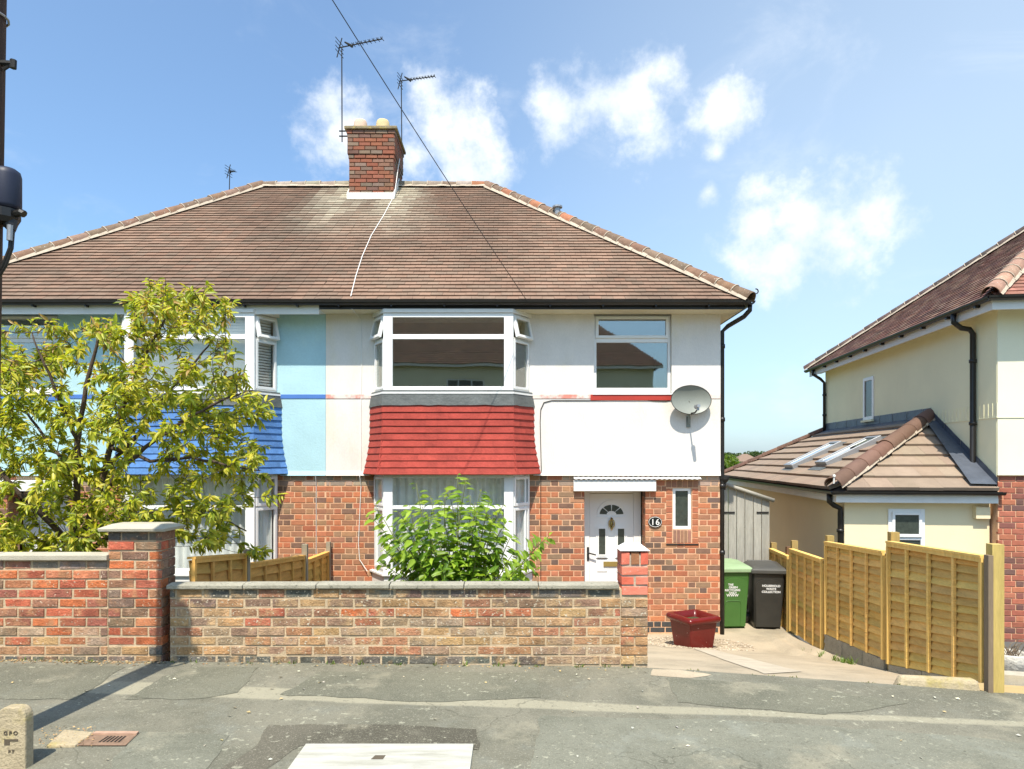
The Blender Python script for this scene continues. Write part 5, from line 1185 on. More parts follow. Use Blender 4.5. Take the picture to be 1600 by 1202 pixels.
# ------------------------------------------------------------------ wheelie bins
def wheelie(root, cx, cy, z0, w, dep, h, m, ml, rot, arch=True):
    ca, sa = math.cos(rot), math.sin(rot)
    T = lambda x, y, z: (cx + x * ca - y * sa, cy + x * sa + y * ca, z0 + z)     # y<0 is the front
    b = MB(T); lev = [(0.0, .80, .72, .03), (.10, .82, .76, .02), (.55, .91, .88, .0), (.86, .97, .97, -.0), (.90, 1.0, 1.0, 0)]
    vs = []; q = 6
    for t, sx, sy, oy in lev:
        hx_, hy_ = w / 2 * sx, dep / 2 * sy; r = .05
        for (mx, my, a0) in ((1, -1, -90), (1, 1, 0), (-1, 1, 90), (-1, -1, 180)):
            for k in range(q): a = R(a0 + 90 * k / (q - 1)); vs.append((mx * (hx_ - r) + r * math.cos(a), my * (hy_ - r) + r * math.sin(a) + oy * 1.0, h * t))
    n = 4 * q; fs = [(i * n + k, i * n + (k + 1) % n, (i + 1) * n + (k + 1) % n, (i + 1) * n + k) for i in range(len(lev) - 1) for k in range(n)] + [tuple(range(n - 1, -1, -1)), tuple((len(lev) - 1) * n + k for k in range(n))]
    b.add(vs, fs); b.build('body', m, root, True)
    b = MB(T)                                  # moulded front panel
    f = lambda z, w_: (-dep / 2 * (lerp(.72, .97, z / (.86 * h)) if z < .86 * h else 1.0) - w_)
    pts = [(-.36 * w, .04), (.36 * w, .04)] + [(.40 * w, .70 * h)] + [(.40 * w * math.cos(a) , .70 * h + .10 * h * math.sin(a)) for a in [R(15 * k) for k in range(1, 12)]] + [(-.40 * w, .70 * h)]
    b.add([(x, f(z, .012), z) for x, z in pts] + [(x, f(z, -.03), z) for x, z in pts], [tuple(range(len(pts)))] + [(i, (i + 1) % len(pts), len(pts) + (i + 1) % len(pts), len(pts) + i) for i in range(len(pts))]); b.build('front_panel', m, root)
    if arch:
        b = MB(T); pts = [(-.30 * w, .05)] + [(-.30 * w, .38 * h)] + [(-.22 * w - .08 * w * math.cos(a), .38 * h + .06 * h * math.sin(a)) for a in [R(20 * k) for k in range(5)]] + [(.12 * w + .08 * w * math.sin(a), .38 * h + .06 * h * math.cos(a)) for a in [R(20 * k) for k in range(5)]] + [(.20 * w, .38 * h), (.20 * w, .05)]
        b.tube([(x, f(z, .013), z) for x, z in pts], .006, 5); b.build('panel_rib', m, root)
    b = MB(T); lw, ld = w / 2 + .02, dep / 2 + .03
    vs = []
    for (sx, z) in ((1.0, .885), (1.0, .945), (.86, .975), (.55, .995)):
        for mx, my in ((1, -1), (1, 1), (-1, 1), (-1, -1)): vs.append((mx * lw * sx, my * ld * sx + (.02 if my > 0 else 0), h * z + (.03 if my > 0 and z > .9 else 0)))
    fs = [(i * 4 + k, i * 4 + (k + 1) % 4, i * 4 + 4 + (k + 1) % 4, i * 4 + 4 + k) for i in range(3) for k in range(4)] + [(3, 2, 1, 0), (12, 13, 14, 15)]
    b.add(vs, fs); b.build('lid', ml, root, bevel=.012)
    b = MB(T); b.tube([(-lw * .7, ld + .03, h * .96), (-lw * .7, ld + .10, h * .99), (lw * .7, ld + .10, h * .99), (lw * .7, ld + .03, h * .96)], .016, 8); b.build('handle', ml, root)
    for sx in (-1, 1):
        b = MB(T); x = sx * (w / 2 - .02); b.tube([(x - sx * .03, dep / 2 - .02, .10), (x + sx * .035, dep / 2 - .02, .10)], .10, 18); b.build('wheel', M_['black'], root)
    return T, f
def lettering(root, T, f, lines, cx, z, size, m):
    for i, (tx_, sz, dx) in enumerate(lines):
        if not tx_: continue
        o = bpy.data.objects.new('lettering', text_mesh('lettering', tx_, sz, m)); col.objects.link(o); o.parent = root; o.matrix_parent_inverse = Matrix.Translation(-root.location)
        p = Vector(T(cx + dx, f(z, .0155), z)); p2 = Vector(T(cx + dx + 1, f(z, .0155), z)); p3 = Vector(T(cx + dx, f(z + .1, .0155), z + .1))
        ux = (p2 - p).normalized(); uz = (p3 - p).normalized(); o.matrix_basis = frame(p, ux, uz, ux.cross(uz)); z -= size
bz = -.93
GB = thing('wheelie_bin', 'green wheelie bin with pale lid against the house corner', 'bin', (3.42, 10.80, bz), 'wheelie bins')
T, f = wheelie(GB, 3.435, 10.80, bz, .50, .52, 1.00, M_['gbin'], M_['gbinlid'], R(3))
lettering(GB, T, f, (('THE', .045, -.04), ('GREEN', .045, .0), ('RECYCLING', .045, -.01), ('ONLY', .045, -.005), ('WWW', .06, -.01)), -.03, .68, .043, M_['lettering'])
KB = thing('wheelie_bin', 'dark grey wheelie bin next to the golden fence', 'bin', (3.97, 10.78, bz), 'wheelie bins')
T, f = wheelie(KB, 3.985, 10.75, bz, .50, .52, .985, M_['kbin'], mat('grey_bin_lid', (.07, .068, .06), .5, .15, 4, bump=.06), R(-7), False)
lettering(KB, T, f, (('HOUSEHOLD', .045, 0), ('WASTE', .045, 0), ('COLLECTION', .045, 0), ('', .05, 0)), .03, .67, .047, M_['lettering'])

# ------------------------------------------------------------------ glazed planter
PT = thing('planter', 'square oxblood glazed planter with thick rolled rim by the corner', 'planter', (PX(1084, 9.35), 9.35, -.83))
pc = Vector((PX(1083, 9.42), 9.42)); rot = R(24); pz = gd(pc.x, pc.y) + .004
def sq(hw, z, rr_=.04, n=5):
    out = []
    for mx, my, a0 in ((1, -1, -90), (1, 1, 0), (-1, 1, 90), (-1, -1, 180)):
        for k in range(n):
            a = R(a0 + 90 * k / (n - 1)); x, y = mx * (hw - rr_) + rr_ * math.cos(a), my * (hw - rr_) + rr_ * math.sin(a); out.append((pc.x + x * math.cos(rot) - y * math.sin(rot), pc.y + x * math.sin(rot) + y * math.cos(rot), pz + z))
    return out
def loft(b, rings, capb=True, capt=True):
    n = len(rings[0]); vs = [p for r_ in rings for p in r_]; fs = [(i * n + k, i * n + (k + 1) % n, (i + 1) * n + (k + 1) % n, (i + 1) * n + k) for i in range(len(rings) - 1) for k in range(n)]
    if capb: fs.append(tuple(range(n - 1, -1, -1)))
    if capt: fs.append(tuple((len(rings) - 1) * n + k for k in range(n)))
    b.add(vs, fs)
b = MB(); loft(b, [sq(.185, 0, .015), sq(.19, .02, .015), sq(.225, .35, .015), sq(.228, .37, .015)], True, False); b.build('pot_body', M_['potred'], PT)
b = MB(); loft(b, [sq(.228, .365)] + [sq(.235 + .038 * math.sin(R(a)), .41 - .045 * math.cos(R(a))) for a in range(0, 181, 22)] + [sq(.20, .45), sq(.195, .30)], False, False); b.build('pot_rim', M_['potred'], PT, True)
b = MB(); b.add(sq(.199, .36), [tuple(range(20))]); b.build('pot_soil', M_['soil'], PT)

# gravel round the planter
rnd = random.Random(8); gb = MB()
for _ in range(2600):
    a = rnd.uniform(0, 2 * math.pi); rad = math.sqrt(rnd.random()); x = 2.45 + math.cos(a) * rad * .95; y = 9.55 + math.sin(a) * rad * .55
    if x < 1.95 or y > HY_ - .02: continue
    s_ = rnd.uniform(.006, .016); z = gd(x, y) + s_ * .4; g = rnd.uniform(.75, 1.25); c = tuple(v * g for v in rnd.choice([(.42, .34, .24), (.34, .28, .20), (.50, .43, .33), (.28, .22, .16)]))
    gb.add([(x + s_, y, z), (x, y + s_, z), (x - s_, y, z), (x, y - s_, z), (x + rnd.uniform(-.3, .3) * s_, y, z + s_ * .7)], [(0, 1, 4), (1, 2, 4), (2, 3, 4), (3, 0, 4)], c)
g = gb.build('gravel', M_['pebble']); g['kind'] = 'stuff'; g['label'] = 'loose beige gravel spread round the red planter'

# ------------------------------------------------------------------ satellite dish
dc = P(1080, 625, HY_ - .16); SD = thing('satellite_dish', 'grey satellite dish on the white wall beside the upstairs window', 'satellite dish', (dc.x, HY_ - .03, 2.1))
ax = Vector((.10, -.99, .06)).normalized(); ux = Vector((1, 0, 0)); ux = (ux - ax * ux.dot(ax)).normalized(); uy = ax.cross(ux) * -1
if uy.z < 0: uy = -uy
b = MB(); rings = []; n = 36
for side_ in (0, 1):
    for i in range(7):
        rr_ = i / 6; rings.append([dc + ux * (math.cos(2 * math.pi * k / n) * .305 * max(rr_, .001)) + uy * (math.sin(2 * math.pi * k / n) * .215 * max(rr_, .001)) + ax * (.075 * rr_ * rr_ - .07 - .004 * side_) for k in range(n)])
loft(b, rings[:7], True, False); loft(b, [rings[6], rings[13]], False, False); loft(b, rings[7:][::-1], False, True)
b.build('reflector', M_['dish'], SD, True)
b = MB(); b.tube([dc + ux * (math.cos(2 * math.pi * k / n) * .306) + uy * (math.sin(2 * math.pi * k / n) * .216) + ax * .004 for k in range(n + 1)], .005, 5, cap=False); b.build('rim', M_['iron'], SD)
lnb = dc + ax * .26 - uy * .13
b = MB(); b.tube([dc - uy * .20 + ax * .0, dc - uy * .21 + ax * .14, lnb - uy * .04], .012, 6); b.build('feed_arm', M_['iron'], SD)
b = MB(); b.tube([lnb - ax * .07, lnb - ax * .03, lnb + ax * .04], [.034, .03, .026], 10); b.tube([lnb - uy * .06, lnb - uy * .01], .02, 8); b.build('receiver', M_['alu'], SD)
b = MB(); w0 = Vector((dc.x - .01, HY_ - .03, 2.33)); b.tube([dc - ax * .075, dc - ax * .10 - uy * .10, w0 + Vector((0, -.05, .02)), w0 + Vector((0, -.03, -.10))], .016, 8); b.box(w0.x - .03, w0.x + .03, HY_ - .045, HY_ - .029, 2.18, 2.34); b.build('wall_bracket', M_['dish'], SD)

# ------------------------------------------------------------------ aerials
def aerial(label, base, top, boom, nel, root_z, small=1.0, back=True):
    base, top, boom = Vector(base), Vector(top), [Vector(v) for v in boom]; A = thing('television_aerial', label, 'aerial', base, 'television aerials')
    b = MB(); b.tube([base, top], .013 * small, 6); b.build('mast', M_['iron'], A)
    d = boom[1] - boom[0]; b = MB(); b.tube(boom, .012 * small, 6); b.build('boom', M_['iron'], A)
    b = MB(); nrm = Vector((.25, 1, 0)).normalized()
    for k in range(nel):
        o = boom[0] + d * (.34 + .66 * k / (nel - 1)); b.tube([o - nrm * .085 * small + Vector((0, 0, -.012)), o + nrm * .085 * small + Vector((.0, 0, .012))], .007 * small, 5); b.tube([o, o + Vector((0, 0, .045 * small))], .008 * small, 5)
    b.build('director', M_['iron'], A, kind='stuff')
    if back:
        b = MB(); o = boom[0] + d * .02
        for s_ in (1, -1):
            for k in range(2): q = o + Vector((.012, 0, 1)) * s_ * (.04 + .075 * k) * small; b.tube([q - nrm * .16 * small, q + nrm * .16 * small], .007 * small, 5)
            b.tube([o, o + Vector((.05 * s_ * small, 0, .19 * s_ * small))], .011 * small, 5)
        b.build('reflector', M_['iron'], A, kind='stuff')
        b = MB(); o = boom[0] + d * .14; b.tube([o - d.normalized() * .0 + Vector((0, 0, .09)) * small, o + d.normalized() * .16 * small + Vector((0, 0, -.03)) * small], [.014 * small, .03 * small], 6); b.build('dipole', M_['iron'], A)
    return A
AY = 13.42
A1 = aerial('tall aerial on a long mast strapped to the chimney side', P(534.5, 222, AY), P(534, 74, AY), (P(529, 75, AY), P(597, 61, AY)), 8, 0)
b = MB()
for py in (205, 213): b.tube([P(530, py, AY), P(546, py, AY)], .014, 6)
b.build('mast_bracket', M_['iron'], A1)
aerial('shorter aerial standing behind the chimney against the cloud', P(628, 262, 14.35), P(627, 126, 14.35), (P(624, 127, 14.35), P(679, 119.5, 14.35)), 9, 0, .9)
aerial('small aerial poking up behind the left roof slope', P(358, 312, 15.2), P(359, 270, 15.2), (P(357, 268, 15.2), P(367, 268, 14.6)), 4, 0, .8)

# ------------------------------------------------------------------ telegraph pole, drop wire
PL = thing('telegraph_pole', 'dark wooden telegraph pole with cable terminal at the picture edge', 'pole', (-3.165, 4.0, 0.0))
b = MB(); b.tube([(-3.172, 4.0, -.3), (-3.127, 4.0, 2.0), (-3.078, 4.0, 4.5), (-3.01, 4.0, 7.9)], [.108, .104, .098, .090], 16); b.build('shaft', M_['polewood'], PL, True)
cb = P(11, 300, 4.0); b = MB(); b.lathe([(.02, -.005), (.07, .0), (.076, .02), (.076, .195), (.070, .22), (.05, .235), (.0, .24)], (cb.x - .018, 4.02, PZ(325, 4.0)), 18); b.build('terminal', mat('terminal_grey', (.022, .027, .05), .5, .1, 4, bump=.05), PL, True)
b = MB(); z_ = PZ(335, 4.0); b.lathe([(.07, -.03), (.085, .0), (.085, .05)], (cb.x - .035, 4.02, z_ - .02), 12); b.tube([(cb.x, 4.02, z_), (cb.x + .085, 4.0, z_ + .01), (cb.x + .10, 4.0, z_ - .0)], .022, 8); b.tube([(cb.x, 4.02, z_ - .03), (cb.x + .03, 4.0, z_ - .10)], [.05, .018], 10); b.box(cb.x - .15, cb.x - .04, 3.99, 4.05, z_ - .02, z_ + .03); b.build('terminal_bracket', M_['black'], PL)
for x1_, x2_, r_ in ((18, -3, .012), (21, 2, .008)):
    b = MB(); b.tube([P(16, 345, 4.0), P(x1_, 362, 4.0), P(x1_ - 2, 388, 4.0), P(lerp(x1_, x2_, .6), 415, 4.0), P(x2_ - 8, 440, 4.0), P(x2_ - 30, 480, 4.0)], r_, 6); b.build('terminal_cable', M_['black'], PL)
b = MB(); b.tube([P(16, 352, 3.985), P(15, 376, 3.985)], .016, 8); b.build('cable_clip', M_['alu'], PL)
b = MB(); o = P(-8, 98, 4.0); b.tube([o, P(21, 99.5, 4.0)], .017, 7); b.tube([P(21, 94, 4.0), P(20.5, 107, 4.0)], .018, 7); b.tube([P(5, 109, 4.0), P(16, 102, 4.0)], .010, 6); b.build('step_iron', M_['iron'], PL)
b = MB(); b.tube([(-3.07 + .1 * math.cos(2 * math.pi * k / 16), 4.0 + .1 * math.sin(2 * math.pi * k / 16), PZ(26, 4.0)) for k in range(17)], .007, 5, cap=False); b.build('pole_band', M_['alu'], PL)
b = MB(); p0, p1 = Vector((-3.03, 4.02, 7.62)), Vector((PX(824, EAVE_Y), EAVE_Y - .03, PZ(472, EAVE_Y)))
b.tube([p0.lerp(p1, k / 24) - Vector((0, 0, .10 * 4 * (k / 24) * (1 - k / 24))) for k in range(25)], .005, 5)
tag(b.build('drop_wire', M_['black']), 'thin black telephone wire slanting from pole to the eaves', 'cable')

# ------------------------------------------------------------------ stone marker post, gully, covers
MS = thing('marker_stone', 'small sandstone telephone marker post lettered GPO at the pavement', 'marker post', (-2.80, 3.9, -.02))
mx0, mx1, my0, my1 = -2.885, -2.715, 3.80, 3.865; mz = gp(-2.8, 3.85) - .02; mh = PZ(1102, 3.83) - mz
b = MB(); n = 12; prof = [(mx0 - .004, 0), (mx1 + .006, 0), (mx1, mh - .075)] + [(mx1 - .055 + .055 * math.cos(R(a)), mh - .075 + .068 * math.sin(R(a))) for a in range(15, 91, 15)] + [(mx0 + .06 - .06 * math.sin(R(a)), mh - .085 + .078 * math.cos(R(a))) for a in range(0, 91, 15)]
slot = [(-2.873, .155), (-2.79, .155), (-2.79, .17), (-2.84, .172), (-2.843, .142), (-2.873, .142)]
b.prism([(x, my0 + .012 * (z / mh), mz + z) for x, z in prof], (.004, my1 - my0, 0)); b.build('stone_body', M_['stone'], MS, bevel=.008)
dark = mat('carved_shadow', (.10, .08, .055), .95, .1); fz = lambda z: my0 + .012 * (z / mh) - .0015
b = MB(); b.box(-2.829, -2.752, fz(.16), fz(.16) + .02, mz + .172, mz + .184); b.box(-2.829, -2.797, fz(.16), fz(.16) + .02, mz + .150, mz + .172); b.build('slot', dark, MS)
for tx_, z, sz, dx in (('G P O', .208, .030, -.002), ('P T', .108, .024, .004)):
    o = bpy.data.objects.new('carved_letters', text_mesh('carved_letters', tx_, sz, dark, 1.0, 0.0008)); col.objects.link(o); o.parent = MS; o.matrix_parent_inverse = Matrix.Translation(-MS.location); o.location = (-2.792 + dx, fz(z), mz + z); o.rotation_euler = (R(90), 0, 0)
DR = thing('drain_grate', 'rusty iron gully grate set in the pavement near the marker', 'drain', (-2.4, 4.15, -.03))
def gq(px, py, dz=0.0): x, y = gpx(px, py); return Vector((x, y, gp(x, y) + dz))
q = [gq(112, 1167), gq(196, 1167), gq(216, 1148), gq(148, 1148)]; b = MB(); b.add([v + Vector((0, 0, .008)) for v in q], [(0, 1, 2, 3)]); b.build('frame_plate', M_['rust'], DR)
def bil(u, v, dz): return q[0].lerp(q[1], u).lerp(q[3].lerp(q[2], u), v) + Vector((0, 0, dz))
b = MB()
for k in range(6):
    u = .40 + k * .075; b.add([bil(u, .25, .0095), bil(u + .04, .25, .0095), bil(u + .04, .75, .0095), bil(u, .75, .0095)], [(0, 1, 2, 3)])
b.build('grate_slot', mat('drain_dark', (.012, .011, .01), .95), DR, kind='stuff')
b = MB(); b.prism([bil(0, .86, .006), bil(1, .86, .006), bil(1, 1.06, .006), bil(0, 1.06, .006)], (0, 0, .012)); b.build('frame_edge', mat('salmon_iron', (.42, .27, .19), .9, .2, 12, bump=.4), DR)
b = MB(); b.prism([gq(72, 1169, -.02), gq(118, 1168, -.02), gq(148, 1147, -.02), gq(100, 1143, -.02)], (0, 0, .036)); tag(b.build('paving_slab', M_['stone'], bevel=.01), 'worn sandstone slab beside the rusty gully grate', 'slab')
b = MB(); b.box(-1.255, -.235, 3.45, 4.16, -.10, gp(-.7, 4.1) + .012); MC = b.build('inspection_cover', mat('painted_cover', (.47, .46, .40), .8, .12, 5, fine=.08, bump=.3, second=(.36, .35, .29), s2scale=2.5, s2lo=.42, s2hi=.66, speck=(.25, .24, .19), spk=(30, .64, .72), stretch=(1, 6, 1))); tag(MC, 'large pale rectangular inspection cover at bottom of the pavement', 'manhole cover')
b = MB(); z_ = gp(-.7, 4.1) + .0135; b.add([(-.815, 3.94, z_), (-.745, 3.94, z_), (-.738, 3.995, z_), (-.80, 3.995, z_)], [(0, 1, 2, 3)]); b.build('lifting_slot', dark, MC)
# white stone tub with a dead plant in the neighbour's yard
tp = Vector((PX(1577, 7.75), 7.75)); tz = nz(tp.x, tp.y); TB = thing('stone_tub', 'round white stone tub with withered plant behind the fence post', 'planter', (tp.x, tp.y, tz))
b = MB(); b.lathe([(.13, 0), (.165, .03), (.185, .16), (.195, .24), (.175, .255), (.16, .23), (.15, .20)], (tp.x, tp.y, tz), 20)
b.build('tub', mat('white_stone', (.52, .50, .44), .95, .15, 14, bump=.9, bscale=22, dist=.03), TB, True)
b = MB(); rnd = random.Random(4)
for k in range(26):
    a = rnd.uniform(0, 6.28); l = rnd.uniform(.08, .28); o = Vector((tp.x + rnd.uniform(-.08, .08), tp.y + rnd.uniform(-.08, .08), tz + .2)); b.tube([o, o + Vector((math.cos(a) * l * .35, math.sin(a) * l * .35, l * .7)), o + Vector((math.cos(a) * l * .7, math.sin(a) * l * .7, l * .8))], [.005, .004, .002], 4)
b.build('dead_stems', mat('dry_stem', (.20, .15, .10), .95), TB, kind='stuff')
# ------------------------------------------------------------------ tree and shrub
LV = [(0, 0, 0), (.34, -.5, .06), (.34, 0, -.03), (.34, .5, .06), (.70, -.36, .02), (.70, 0, -.07), (.70, .36, .02), (1.0, 0, -.17)]
LF = [(0, 1, 2), (0, 2, 3), (1, 4, 5, 2), (2, 5, 6, 3), (4, 7, 5), (5, 7, 6)]
leaf_b = MB(); leaf_b.add(LV, LF); LEAF_ME = leaf_b.mesh('leaf', True); LEAF_ME.materials.append(LEAF_O)
def plant_leaves(leaves, root_part, n_obj):
    """leaves: (origin, direction, normal, length, width, colour, showing size); the best-seen ones are objects, the rest one mass"""
    leaves.sort(key=lambda q: -q[6]); mass = MB()
    for i, (o, d, n, L, W, c, _) in enumerate(leaves):
        s = n.cross(d); s = s.normalized() if s.length > 1e-6 else d.orthogonal().normalized(); n2 = d.cross(s)
        Mx = frame(o, d * L, s * W, n2 * L)
        if i < n_obj: inst('leaf', LEAF_ME, Mx, root_part[1], c)
        else: mass.add([Mx @ Vector(v) for v in LV], LF, c)
    me = mass.mesh(root_part[0], True); me.materials.append(LEAF_A); return me
def rvec(r): 
    while True:
        v = Vector((r.uniform(-1, 1), r.uniform(-1, 1), r.uniform(-1, 1)))
        if .05 < v.length < 1: return v.normalized()
def inside(p, poly):
    c = False; n = len(poly)
    for i in range(n):
        a, b_ = poly[i], poly[(i + 1) % n]
        if (a[1] > p[1]) != (b_[1] > p[1]) and p[0] < (b_[0] - a[0]) * (p[1] - a[1]) / (b_[1] - a[1]) + a[0]: c = not c
    return c
def curve_pts(a, c, bend, r, n=7):
    mid = (a + c) / 2 + bend; return [a * (1 - t) ** 2 + mid * 2 * t * (1 - t) + c * t * t for t in [k / n for k in range(n + 1)]]

TREE = thing('cherry_tree', 'yellow-green leafy garden tree spreading in front of the blue house', 'tree', (PX(118, 6.9), 6.9, -.3))
r = random.Random(23); TY = 6.9
base = Vector((PX(118, TY), TY, -.35)); skel = []; wood = MB()
def limb(pts, r0, r1):
    pts = [Vector(p) for p in pts]; fine = []
    for i in range(len(pts) - 1):
        for k in range(4): fine.append(pts[i].lerp(pts[i + 1], k / 4) + rvec(r) * .008)
    fine.append(pts[-1]); n = len(fine); rad = [lerp(r0, r1, k / (n - 1)) for k in range(n)]
    wood.tube(fine, rad, 7); skel.extend((p, q) for p, q in zip(fine[2:], rad[2:]))
limb([base, P(118, 880, 6.9), P(116, 850, 6.9)], .075, .062)
limb([P(114, 862, 6.9), P(118, 800, 6.85), P(120, 740, 6.8), P(122, 680, 6.75), P(135, 600, 6.7), P(150, 540, 6.7), P(165, 510, 6.7)], .040, .010)
limb([P(120, 870, 6.9), P(138, 820, 6.95), P(158, 760, 7.0), P(172, 700, 7.05), P(190, 640, 7.1), P(215, 580, 7.1), P(245, 520, 7.1), P(275, 470, 7.15)], .045, .008)
limb([P(118, 868, 6.9), P(90, 830, 6.8), P(55, 795, 6.6), P(15, 755, 6.5), P(-30, 700, 6.4), P(-60, 620, 6.4)], .038, .010)
limb([P(124, 872, 6.95), P(160, 845, 7.2), P(210, 815, 7.4), P(270, 790, 7.5), P(330, 800, 7.5), P(385, 830, 7.5)], .032, .007)
limb([P(150, 790, 6.97), P(190, 730, 6.8), P(240, 690, 6.6), P(300, 650, 6.5), P(360, 620, 6.5), P(395, 610, 6.5)], .028, .006)
limb([P(165, 735, 7.0), P(215, 680, 7.2), P(265, 610, 7.3), P(310, 560, 7.3), P(340, 520, 7.3)], .026, .006)
limb([P(122, 690, 6.75), P(95, 630, 6.6), P(70, 570, 6.5), P(50, 520, 6.5)], .022, .006)
limb([P(175, 700, 7.05), P(235, 720, 6.9), P(300, 715, 6.7), P(370, 730, 6.6), P(405, 735, 6.6)], .022, .006)
limb([P(120, 740, 6.8), P(80, 700, 7.1), P(40, 640, 7.3), P(0, 590, 7.4)], .022, .006)
outline = [(-110, 560), (-60, 500), (0, 500), (40, 512), (62, 530), (52, 505), (90, 494), (118, 503), (150, 492), (186, 505), (196, 492), (204, 466), (232, 452), (262, 456), (292, 450), (330, 458), (372, 458), (366, 474), (335, 492), (322, 520), (345, 536), (378, 532), (372, 548), (350, 556), (378, 578), (392, 600), (424, 628), (420, 646), (396, 650), (398, 686), (418, 712), (408, 738), (372, 735), (396, 764), (428, 776), (402, 790), (352, 790), (348, 815), (384, 842), (420, 868), (404, 878), (352, 852), (322, 862), (296, 850), (264, 850), (200, 852), (-120, 885)]
gaps = [(152, 555, 24, 24), (137, 628, 20, 28), (160, 712, 24, 18), (232, 700, 22, 26), (255, 745, 24, 20), (300, 600, 22, 14), (265, 640, 16, 18), (285, 770, 18, 14), (70, 660, 16, 18), (75, 590, 16, 16), (320, 690, 16, 12), (330, 760, 20, 14), (300, 530, 20, 16), (200, 760, 14, 14), (255, 545, 14, 12), (340, 640, 14, 12)]
cl = []; tries = 0
while len(cl) < 660 and tries < 30000:
    tries += 1; x, y = r.uniform(-115, 430), r.uniform(448, 880)
    if not inside((x, y), outline): continue
    if any(((x - g[0]) / g[2]) ** 2 + ((y - g[1]) / g[3]) ** 2 < 1 for g in gaps): continue
    Y = min(8.4, max(6.05, r.gauss(6.95, .48)))
    p = P(x, y, Y)
    if any((p - q).length < .092 for q in cl): continue
    cl.append(p)
cl.sort(key=lambda p: (p - base).length)
leaves = []
def yg(r, z):
    c = r.choice([(.44, .44, .04), (.50, .46, .045), (.37, .40, .035), (.29, .35, .03), (.41, .43, .04), (.54, .47, .055), (.17, .22, .02)])
    if z > 2.5 and r.random() < .13: c = (.42, .27, .09)
    k = r.uniform(.85, 1.35); return tuple(v * k for v in c)
for p in cl:
    a, ra = min(skel, key=lambda q: (q[0] - p).length + (.55 if q[0].z > p.z + .05 else 0) + abs(q[0].y - p.y) * .2)
    bend = Vector((0, 0, -.05)) + rvec(r) * .04; pts = curve_pts(a, p, bend, r); n = len(pts)
    ra = min(ra, .008); wood.tube(pts, [lerp(ra * .85, .0028, k / (n - 1)) for k in range(n)], 5); 
    skel.extend((q, lerp(ra * .8, .004, k / (n - 1))) for k, q in list(enumerate(pts))[3:])
    twigs = [pts[-4:]]
    for _ in range(2):
        a2 = pts[-3] + (pts[-2] - pts[-3]) * r.random(); e = (pts[-1] - pts[-3]).normalized() * .6 + rvec(r) * .9 + Vector((0, 0, -.15)); c2 = a2 + e.normalized() * r.uniform(.09, .20)
        tw = curve_pts(a2, c2, Vector((0, 0, .03)), r, 4); twigs.append(tw); wood.tube(tw, [.0035, .003, .0026, .0022, .0018], 4)
    for tw in twigs:
        nl = r.randint(11, 15); m_ = len(tw) - 1
        for k in range(nl):
            f = (.25 + .75 * (k + r.random()) / nl) * m_; jj = min(m_ - 1, int(f)); q = tw[jj].lerp(tw[jj + 1], f - jj); out = (tw[jj + 1] - tw[jj]).normalized()
            sd = rvec(r); sd = sd - out * sd.dot(out); sd = sd.normalized() if sd.length > 1e-3 else Vector((1, 0, 0))
            d = (out * .5 + sd * .75 + Vector((0, -.10, -.30 - .45 * r.random()))).normalized()
            nn = (Vector((-.08, -.6, .8)) + rvec(r) * .6).normalized()
            L = r.uniform(.045, .115); leaves.append((q, d, nn, L, L * r.uniform(.25, .36), yg(r, q.z), L * (1 + .3 * r.random()) - .05 * (q.y - 6.0)))
wood.build('trunk', M_['bark'], TREE, True)
crown = bpy.data.objects.new('crown', None)
cr = link('crown', bpy.data.meshes.new('crown_tmp'), None, TREE, 'stuff')
bpy.data.objects.remove(crown)
cr.data = plant_leaves(leaves, ('crown', cr), 300)

SH = thing('shrub', 'bright green broad-leaved shrub in front of the ground floor bay', 'shrub', (PX(712, 8.1), 8.1, -.55))
r = random.Random(31); wood = MB(); leaves = []; sb = Vector((PX(715, 8.15), 8.15, -.62))
tips = [(715, 742), (728, 750), (700, 765), (672, 775), (650, 755), (640, 790), (622, 800), (612, 830), (600, 860), (586, 790), (578, 805), (592, 880), (690, 790), (735, 775), (752, 765), (765, 780), (772, 800), (786, 790), (792, 815), (800, 835), (806, 860), (745, 800), (718, 800), (662, 815), (640, 835), (625, 870), (655, 870), (685, 850), (715, 840), (745, 850), (775, 860), (795, 885), (830, 870), (850, 845), (858, 838), (838, 890), (615, 895), (650, 900), (690, 890), (730, 890), (765, 895), (700, 820), (760, 825), (678, 830), (730, 820), (780, 840), (660, 792), (635, 812), (815, 880), (605, 845), (710, 870), (750, 875), (670, 880), (640, 880), (695, 775), (742, 785), (668, 800), (648, 850), (690, 865), (725, 860), (770, 880), (785, 870), (632, 855), (655, 838)]
